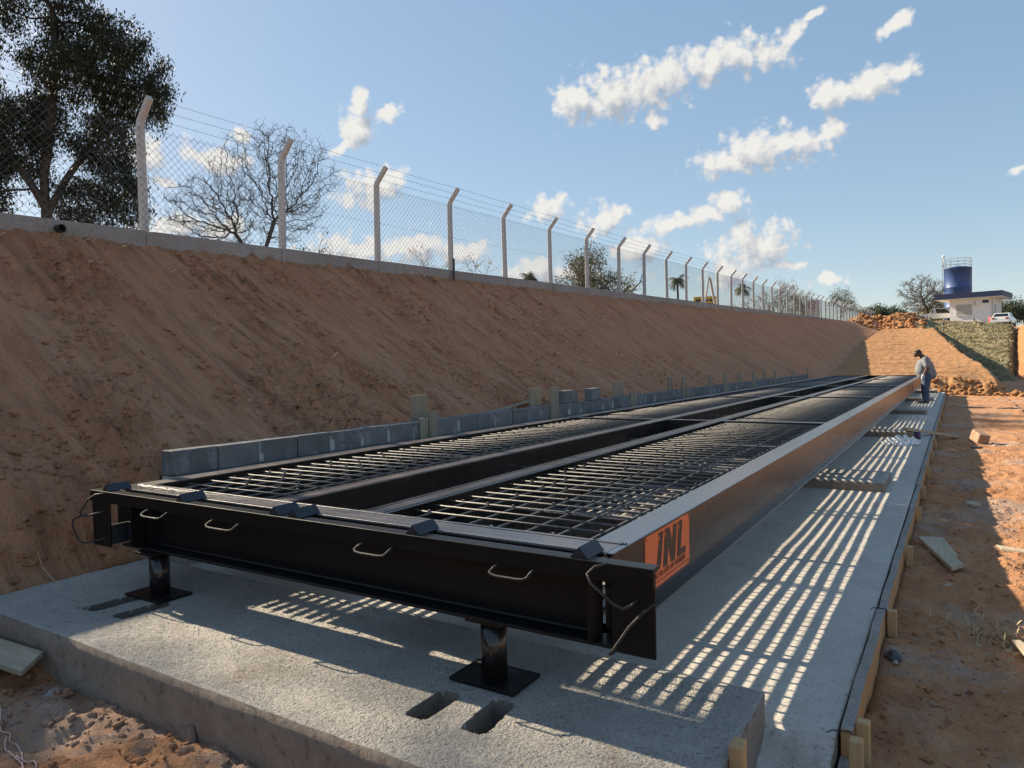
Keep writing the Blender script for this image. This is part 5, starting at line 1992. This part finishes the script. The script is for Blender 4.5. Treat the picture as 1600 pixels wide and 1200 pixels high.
palm_at(-0.508, 0.861, 78, 0.1285, 3, 'low palm tuft just above the fence curb left of the olive tree', 1.3)
palm_at(-0.324, 0.946, 92, 0.119, 5, 'taller palm tree right of the eleventh fence post', 1.6)
palm_at(-0.2415, 0.970, 110, 0.1025, 7, 'distant palm tree right of the braced fence post', 1.7)
PF = dict(levels=5, kids=[0, 3, 3, 3, 3, 3], bend=0.15, up=0.03, angle=(0.45, 0.95), len=(0.66, 0.85), rmin=0.025, taper=0.65)
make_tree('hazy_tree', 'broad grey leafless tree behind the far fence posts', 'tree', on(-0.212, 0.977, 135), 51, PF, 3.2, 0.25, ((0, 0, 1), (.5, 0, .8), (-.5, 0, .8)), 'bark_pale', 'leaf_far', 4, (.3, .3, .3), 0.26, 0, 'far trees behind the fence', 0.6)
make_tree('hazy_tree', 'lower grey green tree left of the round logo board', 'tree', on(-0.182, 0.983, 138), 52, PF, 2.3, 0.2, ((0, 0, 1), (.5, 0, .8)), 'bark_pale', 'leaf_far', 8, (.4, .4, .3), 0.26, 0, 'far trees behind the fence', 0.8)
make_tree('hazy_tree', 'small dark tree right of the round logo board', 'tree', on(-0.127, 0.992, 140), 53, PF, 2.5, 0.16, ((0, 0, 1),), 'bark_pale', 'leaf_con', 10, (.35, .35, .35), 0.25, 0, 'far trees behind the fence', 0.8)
for i, (dx, lb) in enumerate(((-0.085, 'low dark bush at the far end of the fence'), (-0.066, 'low dark bush left of the spreading leafless tree'))):
    make_tree('bush', lb, 'bush', on(dx, 0.996, 130 + 6 * i), 60 + i, PF, 1.15, 0.12, ((0, 0, 1), (.6, 0, .8), (-.6, 0, .8)), 'bark', 'leaf_con', 8, (.4, .4, .3), 0.3, 0, 'bushes at the fence end', 0.9)
PR = dict(levels=6, kids=[0, 3, 3, 3, 3, 3, 3], bend=0.14, up=0.02, angle=(0.4, 0.95), len=(0.66, 0.85), rmin=0.018, taper=0.66)
ex, ey, ez = on(-0.029, 1.0, 106)
et = thing('spreading_tree', 'spreading nearly leafless tree left of the white house', 'tree', (ex, ey, ez))
mb, tips, nodes_, rad_ = colonize(71, (ex, ey, ez), [((ex - 0.7, ey, 9.9), (2.9, 2.9, 2.3), 1), ((ex - 0.5, ey, 8.3), (2.6, 2.6, 1.2), 1)], 1100, 0.24, 0.40, 2.5,
                          [[(ex + 0.35, ey, ez), (ex + 0.2, ey, ez + 1.0), (ex - 0.1, ey, ez + 1.9), (ex - 0.4, ey, ez + 2.6)]], 0.022, 2.5)
twigs(mb, nodes_, rad_, 72, 0.05, 0.55, 3, 0.014)
part('trunk', mb.mesh('trunk'), 'twig', et, None, True)
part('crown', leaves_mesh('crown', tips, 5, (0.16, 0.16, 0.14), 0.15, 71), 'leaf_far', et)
make_tree('bushy_tree', 'dark green tree between the leafless tree and the water tank', 'tree', on(-0.014, 1.0, 125), 72, PD, 1.9, 0.16, ((0, 0, 1), (.3, 0, .9)), 'bark', 'leaf_bush', 14, (.4, .4, .4), 0.25, 0, None, 0.9)
make_tree('bushy_tree', 'yellow flowering tree low behind the short bent posts', 'tree', on(-0.027, 1.0, 122), 73, PD, 0.9, 0.1, ((.3, 0, 1), (-.3, 0, .9)), 'bark', 'leaf_yellow', 14, (.4, .4, .4), 0.25, 0, None, 0.9)
make_tree('conifer', 'blue green tree right of the white house', 'tree', on(0.0475, 0.999, 140), 74, PD, 2.0, 0.18, ((0, 0, 1), (.1, 0, 1)), 'bark', 'leaf_con', 16, (.35, .35, .5), 0.28, 0, 'trees right of the house', 0.95)
make_tree('conifer', 'blue green tree cut by the right picture edge beyond the car', 'tree', on(0.0665, 0.998, 142), 75, PD, 2.0, 0.18, ((0, 0, 1), (.1, 0, 1)), 'bark', 'leaf_con', 16, (.35, .35, .5), 0.28, 0, 'trees right of the house', 0.95)

# ------------------------------------------------------------------ house and tank
hr = Vector((3.50, 95.0, 0))
hl = Vector((-0.62, 95.86, 0))
ud = (hl - hr)
HL = ud.length
ud.normalize()
vd = Vector((-ud.y, ud.x, 0))
if vd.y < 0:
    vd = -vd
HZ = 5.20
HM = Matrix((ud, vd, Vector((0, 0, 1)))).transposed()
house = thing('house', 'small white guard house with a flat dark blue roof on the rise', 'house', (hr.x, hr.y, HZ))


def hbox(u0, u1, v0, v1, z0, z1):
    b = MB()
    b.obox(hr + ud * (u0 + u1) / 2 + vd * (v0 + v1) / 2 + Vector((0, 0, HZ + (z0 + z1) / 2)), (u1 - u0, v1 - v0, z1 - z0), HM)
    return b


def hpart(name, mat, parent, *a):
    o = hbox(*a).build(name, mat, None)
    o.parent = parent
    if parent == house:
        o.location = -Vector(house.location)
    return o


hpart('wall', 'white_wall', house, 0, HL, 0, 4.6, -0.8, 2.74)
rf = hpart('roof', 'blue_paint', house, -0.95, HL + 1.35, -0.85, 5.2, 2.80, 3.40)
hpart('soffit', 'white_wall', rf, -0.93, HL + 1.33, -0.83, 5.18, 2.745, 2.797)
wl = HL
sh = hpart('window', 'grey_metal', house, wl - 2.15, wl - 0.62, -0.05, -0.004, 0.95, 2.12)
for k in range(6):
    u0 = wl - 2.12 + k * 0.25
    hpart('shutter_leaf', 'grey_metal', sh, u0 + 0.01, u0 + 0.235, -0.085, -0.053, 0.99, 2.08)
hpart('sill', 'white_wall', sh, wl - 2.22, wl - 0.55, -0.11, -0.004, 0.88, 0.945)
vn = hpart('vent_window', 'dark_glass', house, wl - 3.78, wl - 3.18, -0.03, -0.004, 2.16, 2.52)
ac = hpart('air_conditioner', 'white_wall', house, wl - 2.78, wl - 2.22, -0.30, -0.004, 1.95, 2.40)
hpart('fan_grille', 'grey_metal', ac, wl - 2.62, wl - 2.36, -0.315, -0.302, 2.0, 2.35)
hpart('drain_pipe', 'grey_metal', house, 0.06, 0.14, -0.10, -0.02, -0.2, 2.74)
hpart('door', 'grey_metal', house, -0.05, -0.003, 0.5, 1.35, -0.1, 2.0)
b = MB()
b.tube([hr + ud * 1.6 + vd * -1.2 + Vector((0, 0, HZ - 0.6)), hr + ud * 1.6 + vd * -1.2 + Vector((0, 0, HZ + 0.42))], 0.07, 7)
tag(b.build('bollard', 'steel_dark', None, True), 'short dark post in front of the white house wall', 'post')

tx, ty = 0.20, 112.0
tank = thing('water_tank', 'tall dark blue cylindrical water tank behind the white house', 'tank', (tx, ty, 5.4))
b = MB()
b.lathe([(1.60, 5.3), (1.60, 8.0), (1.615, 8.02), (1.60, 8.05), (1.60, 10.6), (1.615, 10.62), (1.60, 10.65), (1.60, 13.15), (1.63, 13.16), (1.63, 13.22), (0.3, 13.5)], (tx, ty, 0), 48)
part('body', b.mesh('body'), 'tank_paint', tank, None, True)
b = MB()
for z in (13.55, 13.95, 14.40):
    n = 40
    for k in range(n):
        a0, a1 = 2 * PI * k / n, 2 * PI * (k + 1) / n
        b.tube([(tx + 1.58 * math.cos(a0), ty + 1.58 * math.sin(a0), z), (tx + 1.58 * math.cos(a1), ty + 1.58 * math.sin(a1), z)], 0.020, 4, False)
for k in range(12):
    a0 = 2 * PI * k / 12
    b.tube([(tx + 1.58 * math.cos(a0), ty + 1.58 * math.sin(a0), 13.2), (tx + 1.58 * math.cos(a0), ty + 1.58 * math.sin(a0), 14.40)], 0.024, 4, False)
part('railing', b.mesh('railing'), 'steel_grey', tank)
b = MB()
for s_ in (-.2, .2):
    b.tube([(tx - 1.72, ty - 0.4 + s_, 5.5), (tx - 1.72, ty - 0.4 + s_, 14.6)], 0.03, 4)
for z in np.arange(5.7, 14.4, 0.35):
    b.tube([(tx - 1.72, ty - 0.6, z), (tx - 1.72, ty - 0.2, z)], 0.02, 4)
part('ladder', b.mesh('ladder'), 'steel_grey', tank)
b = MB()
b.tube([(tx - 1.62, ty - 0.5, 13.4), (tx - 1.62, ty - 0.5, 14.6)], 0.05, 6)
b.lathe([(0.10, 14.6), (0.16, 14.75), (0.13, 15.0), (0.03, 15.1)], (tx - 1.62, ty - 0.5, 0), 10)
part('beacon', b.mesh('beacon'), 'white_wall', tank, None, True)

# ------------------------------------------------------------------ cars
def car(loc, rot, mat, label, pickup=False):
    root = thing('pickup' if pickup else 'parked_car', label, 'pickup' if pickup else 'car', loc, 'vehicles parked by the house')
    root.rotation_euler = (0, 0, rot)
    W = 0.85
    if pickup:
        prof = [(-2.5, .45), (-2.5, 1.0), (-0.75, 1.02), (0.0, 1.02), (1.25, 1.02), (2.35, 0.92), (2.5, 0.7), (2.5, .42)]
        cab = [(-0.75, 1.0), (-0.62, 1.62), (0.62, 1.66), (1.30, 1.0)]
    else:
        prof = [(-2.05, .42), (-2.12, .70), (-2.05, 0.98), (-1.3, 1.02), (0.9, 0.98), (1.9, 0.82), (2.1, 0.62), (2.1, .36)]
        cab = [(-1.75, 0.98), (-1.15, 1.42), (-.2, 1.48), (0.35, 1.42), (1.1, 0.96)]
    bm = MB()
    n = len(prof)
    ws = [W * .94, W, W, W * .97]
    vs = []
    for s_ in (-1, 1):
        for (x, z) in prof:
            vs.append((x, s_ * (W if z < 0.95 else W * 0.95), z))
    fs = [tuple(range(n)), tuple(reversed(range(n, 2 * n)))] + [(i, (i + 1) % n, n + (i + 1) % n, n + i) for i in range(n)]
    bm.add(vs, fs)

    def sub(name, mb, m_, sm=False):
        o = link(name, mb.mesh(name), m_)
        o.parent = root
        return o
    body = sub('body', bm, mat)
    c = MB()
    n = len(cab)
    vs = []
    for s_ in (-1, 1):
        for (x, z) in cab:
            vs.append((x, s_ * (W * 0.93 if z < 1.1 else W * 0.74), z))
    fs = [tuple(range(n)), tuple(reversed(range(n, 2 * n)))] + [(i, (i + 1) % n, n + (i + 1) % n, n + i) for i in range(n)]
    c.add(vs, fs)
    sub('cabin', c, mat)
    g = MB()
    zb_, zt_ = 1.02, cab[1][1] - 0.05
    rx0, rx1 = cab[0][0], cab[1][0]
    def px(f): return rx0 + (rx1 - rx0) * f - 0.012
    g.add([(px(.12), -W * .80, zb_ + .03), (px(.12), W * .80, zb_ + .03), (px(.85), W * .66, zt_), (px(.85), -W * .66, zt_)], [(0, 1, 2, 3)])
    sub('rear_window', g, 'dark_glass')
    fx0, fx1 = cab[-1][0], cab[-2][0]
    g = MB()
    g.add([(fx0 + (fx1 - fx0) * .1 + .012, -W * .82, zb_ + .02), (fx0 + (fx1 - fx0) * .1 + .012, W * .82, zb_ + .02), (fx0 + (fx1 - fx0) * .9 + .012, W * .66, zt_), (fx0 + (fx1 - fx0) * .9 + .012, -W * .66, zt_)], [(0, 3, 2, 1)])
    sub('windscreen', g, 'dark_glass')
    for s_ in (-1, 1):
        g = MB()
        ya, yb = s_ * (W * .925 + .006), s_ * (W * .76 + .012)
        g.add([(cab[0][0] + .35, ya, 1.04), (cab[-1][0] - .28, ya, 1.04), (cab[-2][0] - .02, yb, zt_ - .02), (cab[1][0] + .12, yb, zt_ - .02)], [(0, 1, 2, 3) if s_ < 0 else (3, 2, 1, 0)])
        sub('side_window', g, 'dark_glass')
        for wx in (-1.3, 1.35):
            wh = MB()
            prof_w = [(0.10, -0.10), (0.24, -0.11), (0.31, -0.09), (0.33, 0), (0.31, .09), (0.24, .11), (0.10, .10)]
            wh.lathe(prof_w, (0, 0, 0), 20)
            w_ = link('wheel', wh.mesh('wheel'), 'rubber')
            w_.parent = root
            w_.location = (wx, s_ * (W - 0.08), 0.33)
            w_.rotation_euler = (PI / 2, 0, 0)
            rm = MB().lathe([(0.19, -0.115), (0.19, .115)], (0, 0, 0), 16)
            r_ = link('rim', rm.mesh('rim'), 'grey_metal')
            r_.parent = w_
        lt = MB()
        lt.box(prof[1][0] - 0.02, prof[1][0] + 0.25, s_ * W * .70 - .12, s_ * W * .70 + .12, 0.78, 0.94)
        sub('tail_light', lt, 'red_paint')
    bp = MB()
    bp.cbox(prof[1][0] - 0.06, prof[1][0] + 0.2, -W * .98, W * .98, 0.42, 0.62, 0.03)
    sub('bumper', bp, mat)
    return root


x, y = 4.25, 91.5
car((x, y, tz(x, y) + 0.02), math.radians(79), 'car_white', 'white car parked right of the guard house above the grass slope')
x, y = -1.75, 101.0
car((x, y, tz(x, y) + 0.03), math.radians(10), 'car_silver', 'pale pickup half hidden behind the left wall of the house', True)
for (x, y, lb) in ((-2.75, 97.5, 'short bent concrete post beside the half hidden pickup'), (-3.65, 98.0, 'short bent concrete post by the foot of the spreading tree')):
    o = link('bent_post', pm, None, None, False, (x, y, tz(x, y) - 0.75))
    tag(o, lb, 'post', 'short bent posts near the house')
b = MB()
b.lathe([(0.20, 0), (0.22, 0.1), (0.22, 0.75), (0.18, 0.9), (0.05, 0.98)], (0, 0, 0), 14)
o = b.build('drum', 'red_paint', None, True, (3.15, 91.8, tz(3.15, 91.8)))
tag(o, 'small red drum standing left of the white car', 'drum')

# ------------------------------------------------------------------ boards beyond the fence
def signboard(name, p, w, z0, z1, mat, label, marks):
    root = thing(name, label, 'sign', (p[0], p[1], tz(p[0], p[1]) - 0.1))
    d = Vector((p[0], p[1], 0)).normalized()
    s_ = Vector((d.y, -d.x, 0))
    Mx = Matrix((s_, d, Vector((0, 0, 1)))).transposed()
    c = Vector((p[0], p[1], (z0 + z1) / 2))
    part('panel', MB().obox(c, (w, 0.06, z1 - z0), Mx).mesh('panel'), mat, root)
    for k in (-1, 1):
        q = c + s_ * k * (w / 2 - 0.08) + d * 0.06
        part('leg', MB().tube([(q.x, q.y, root.location.z), (q.x, q.y, z1 - .05)], 0.05, 6).mesh('leg'), 'grey_metal', root)
    for (nm, m_, pts) in marks:
        mb = MB()
        for (u0, u1, v0, v1) in pts:
            mb.obox(c + s_ * (u0 + u1) / 2 * w + Vector((0, 0, (v0 + v1) / 2 * (z1 - z0))) - d * 0.036, (abs(u1 - u0) * w, 0.006, abs(v1 - v0) * (z1 - z0)), Mx)
        part(nm, mb.mesh(nm), m_, root)
    return root, c, s_, d


px_, py_ = -0.289 * 60, 0.957 * 60
signboard('yellow_board', (px_, py_), 1.80, 5.75, 6.78, 'yellow_paint', 'yellow board with dark marks behind the braced fence post',
          [('marking', 'letter', [(-.4, -.2, .1, .3), (-.1, .15, .12, .28), (.2, .42, .1, .3), (-.42, -.05, -.15, -.02), (.05, .4, -.14, -.03)])])
px_, py_ = -0.158 * 112, 0.9875 * 112
root, c, s_, d = signboard('logo_board', (px_, py_), 1.95, 7.2, 10.1, 'sign_white', 'pale board with a faded round red logo beyond the far fence', [('lettering', 'sign_red', [(-.2, .2, -.10, -.06), (-.25, .25, -.2, -.17), (-.25, .25, -.26, -.24)])])
b = MB()
n = 28
pts = [c + Vector((0, 0, 0.72)) - d * 0.05 + (s_ * math.cos(2 * PI * k / n) + Vector((0, 0, 1)) * math.sin(2 * PI * k / n)) * 0.52 for k in range(n + 1)]
b.tube(pts, 0.10, 5, False)
b.obox(c + Vector((0, 0, 0.72)) - d * 0.05, (0.55, 0.02, 0.22), Matrix((s_, d, Vector((0, 0, 1)))).transposed())
part('logo', b.mesh('logo'), 'sign_red', root)

# ------------------------------------------------------------------ the man
def blob(name, prims, voxel, cut=None, smooth_it=4):
    bm = bmesh.new()
    for pr in prims:
        if pr[0] == 'e':
            _, c_, r_, rot = pr
            g_ = bmesh.ops.create_icosphere(bm, subdivisions=3, radius=1)
            Mx = Matrix.Translation(c_) @ Euler(rot).to_matrix().to_4x4() @ Matrix.Diagonal((r_[0], r_[1], r_[2], 1))
            bmesh.ops.transform(bm, matrix=Mx, verts=g_['verts'])
        else:
            _, pts, rs = pr
            for i in range(len(pts) - 1):
                a, b_ = Vector(pts[i]), Vector(pts[i + 1])
                dd = b_ - a
                g_ = bmesh.ops.create_cone(bm, cap_ends=True, segments=14, radius1=rs[i], radius2=rs[i + 1], depth=dd.length)
                Mx = Matrix.Translation((a + b_) / 2) @ dd.to_track_quat('Z', 'Y').to_matrix().to_4x4()
                bmesh.ops.transform(bm, matrix=Mx, verts=g_['verts'])
            for p_, r_ in zip(pts, rs):
                g_ = bmesh.ops.create_icosphere(bm, subdivisions=2, radius=r_)
                bmesh.ops.translate(bm, vec=p_, verts=g_['verts'])
    me = bpy.data.meshes.new(name + '_raw')
    bm.to_mesh(me)
    bm.free()
    o = bpy.data.objects.new(name + '_tmp', me)
    C.objects.link(o)
    md = o.modifiers.new('r', 'REMESH')
    md.mode = 'VOXEL'
    md.voxel_size = voxel
    ms = o.modifiers.new('s', 'SMOOTH')
    ms.factor = 0.6
    ms.iterations = smooth_it
    bpy.context.view_layer.update()
    dg = bpy.context.evaluated_depsgraph_get()
    res = bpy.data.meshes.new_from_object(o.evaluated_get(dg))
    res.name = name
    bpy.data.objects.remove(o)
    res.materials.clear()
    if cut:
        bm = bmesh.new()
        bm.from_mesh(res)
        for (co, no) in cut:
            bmesh.ops.bisect_plane(bm, geom=bm.verts[:] + bm.edges[:] + bm.faces[:], plane_co=co, plane_no=no, clear_outer=True)
        bm.to_mesh(res)
        bm.free()
    return res


man = thing('person', 'heavy man in a grey shirt and jeans looking down at the deck', 'person', (-0.87, 26.25, 0.0))
man.rotation_euler = (0, 0, math.radians(8))
arms = {}
prims_body = [
    ('e', (0.09, 0, 0.93), (0.17, 0.17, 0.15), (0, 0, 0)),
    ('e', (-0.05, 0, 1.05), (0.19, 0.20, 0.22), (0, 0, 0)), ('e', (0.05, 0, 1.10), (0.20, 0.20, 0.26), (0, 0, 0)), ('e', (0.0, 0, 1.24), (0.17, 0.20, 0.22), (0, 0, 0)), ('e', (0.03, 0, 1.36), (0.13, 0.19, 0.13), (0, 0, 0)),
    ('c', [(0.0, 0, 1.42), (-0.09, 0, 1.53), (-0.14, 0, 1.57)], [0.085, 0.066, 0.062]),
    ('e', (-0.185, 0, 1.610), (0.098, 0.077, 0.105), (0, -0.45, 0)), ('e', (-0.225, 0, 1.555), (0.062, 0.058, 0.075), (0, -0.35, 0)),
    ('e', (-0.292, 0, 1.575), (0.022, 0.017, 0.026), (0, -0.5, 0)), ('e', (-0.285, 0, 1.525), (0.018, 0.03, 0.012), (0, 0, 0)),
    ('e', (-0.262, 0, 1.495), (0.028, 0.03, 0.025), (0, 0, 0)),
    ('e', (-0.165, 0.078, 1.59), (0.024, 0.012, 0.036), (0, -0.3, 0)), ('e', (-0.165, -0.078, 1.59), (0.024, 0.012, 0.036), (0, -0.3, 0)),
    ('e', (-0.275, 0.032, 1.605), (0.014, 0.02, 0.010), (0, 0, 0)), ('e', (-0.275, -0.032, 1.605), (0.014, 0.02, 0.010), (0, 0, 0))]
for s_ in (-1, 1):
    prims_body += [('c', [(0.06, s_ * .105, .88), (0.02, s_ * .115, .48), (0.045, s_ * .11, .10)], [0.135, 0.078, 0.05]),
                   ('c', [(0.06, s_ * .11, .05), (-0.14, s_ * .125, .035)], [0.045, 0.036]),
                   ('c', [(0.01, s_ * .19, 1.41), (0.05, s_ * .275, 1.13), (-0.045, s_ * .255, .895)], [0.085, 0.055, 0.036]),
                   ('e', (-0.068, s_ * .25, .835), (0.026, 0.042, 0.050), (0, 0.35, 0))]
    for k in range(4):
        fy = s_ * (.25 + 0) + (k - 1.5) * 0.0
        ox = -0.095 + k * 0.017
        L_ = (0.066, 0.074, 0.070, 0.055)[k]
        prims_body.append(('c', [(ox - 0.004, s_ * .25, .80), (ox - 0.012, s_ * .240, .80 - L_ * .55), (ox - 0.004, s_ * .226, .80 - L_)], [0.0095, 0.009, 0.0075]))
    prims_body.append(('c', [(-0.095, s_ * .245, .845), (-0.125, s_ * .232, .81), (-0.128, s_ * .225, .785)], [0.012, 0.010, 0.008]))
me = blob('body', prims_body, 0.0095, None, 2)
o = link('body', me, 'skin', None, True)
o.parent = man
shirt = [('e', (0.10, 0, 0.99), (0.225, 0.225, 0.21), (0, 0, 0)), ('e', (0.06, 0, 1.10), (0.225, 0.222, 0.29), (0, 0, 0)),
         ('e', (0.09, 0, 0.86), (0.225, 0.215, 0.14), (0, 0, 0)), ('e', (-0.03, 0, 0.92), (0.19, 0.20, 0.15), (0, 0, 0)),
         ('e', (-0.055, 0, 1.06), (0.215, 0.226, 0.25), (0, 0, 0)), ('e', (-0.045, 0, 1.19), (0.195, 0.222, 0.24), (0, 0, 0)), ('e', (0.20, 0, 0.93), (0.145, 0.19, 0.15), (0, 0, 0)), ('e', (0.0, 0, 1.24), (0.18, 0.215, 0.235), (0, 0, 0)), ('e', (0.03, 0, 1.36), (0.15, 0.205, 0.125), (0, 0, 0)),
         ('c', [(0.01, 0, 1.42), (-0.03, 0, 1.475)], [0.115, 0.082])]
for s_ in (-1, 1):
    shirt.append(('c', [(0.01, s_ * .19, 1.405), (0.042, s_ * .262, 1.20)], [0.098, 0.088]))
me = blob('shirt', shirt, 0.012, [((0, 0, 0.83), (0, 0, -1)), ((-0.045, 0, 1.475), (-0.4, 0, 1))], 5)
o = link('shirt', me, 'shirt', None, True)
o.parent = man
jeans = [('e', (0.09, 0, 0.90), (0.215, 0.205, 0.17), (0, 0, 0)), ('e', (0.185, 0, 0.90), (0.15, 0.185, 0.15), (0, 0, 0))]
for s_ in (-1, 1):
    jeans.append(('c', [(0.06, s_ * .105, .88), (0.02, s_ * .118, .48), (0.03, s_ * .115, .06)], [0.152, 0.105, 0.088]))
me = blob('trousers', jeans, 0.012, [((0, 0, 0.035), (0, 0, -1)), ((0, 0, 1.0), (0, 0, 1))], 4)
o = link('trousers', me, 'jeans', None, True)
o.parent = man
for s_ in (-1, 1):
    me = blob('shoe', [('c', [(0.07, s_ * .115, .05), (-0.06, s_ * .122, .045), (-0.17, s_ * .132, .036)], [0.052, 0.050, 0.040])], 0.010, [((0, 0, 0.002), (0, 0, -1))], 2)
    o = link('shoe', me, 'shoe', None, True)
    o.parent = man
me = blob('hair', [('e', (-0.170, 0, 1.625), (0.100, 0.081, 0.100), (0, -0.45, 0))], 0.010, [((-0.20, 0, 1.60), (-0.62, 0, -0.55))], 2)
o = link('hair', me, 'hair', None, True)
o.parent = man
b = MB()
for s_ in (-1, 1):
    b.obox((-0.272, s_ * 0.035, 1.672), (0.012, 0.05, 0.030), Euler((0, -0.55, s_ * 0.2)).to_matrix())
    b.tube([(-0.262, s_ * 0.06, 1.675), (-0.19, s_ * 0.083, 1.655)], 0.003, 4)
o = b.build('sunglasses', 'dark_glass')
o.parent = man
me = blob('glove', [('c', [(-0.055, -.262, .90), (-0.075, -.258, .83), (-0.088, -.25, .76)], [0.047, 0.052, 0.040])], 0.010, [((0, 0, 0.755), (0, 0, -1))], 2)
o = link('glove', me, 'glove', None, True)
o.parent = man

# ------------------------------------------------------------------ turf on the far slope
r_ = np.random.default_rng(77)
n = 9000
xs = r_.uniform(-3.0, 5.2, n)
ys_ = r_.uniform(54.5, 90, n)
k = (xs > ramp_right(ys_) + 0.1) & (xs < 0.0575 * ys_ - 0.15) & (fbm(xs * 0.8, ys_ * 1.8, 3, 52) > -0.12)
xs, ys_ = xs[k], ys_[k]
zs_ = terrain(xs, ys_)
c = np.stack([xs, ys_, zs_ + 0.03], -1)
me = leaves_mesh('turf', c, 2, (0.07, 0.07, 0.025), 0.17, 78, 0.0, 0.5)
tag(link('turf', me, leaf_mat('dry_turf_blade', (0.15, 0.135, 0.07), (0.25, 0.21, 0.115), 0.2)), kind='stuff')
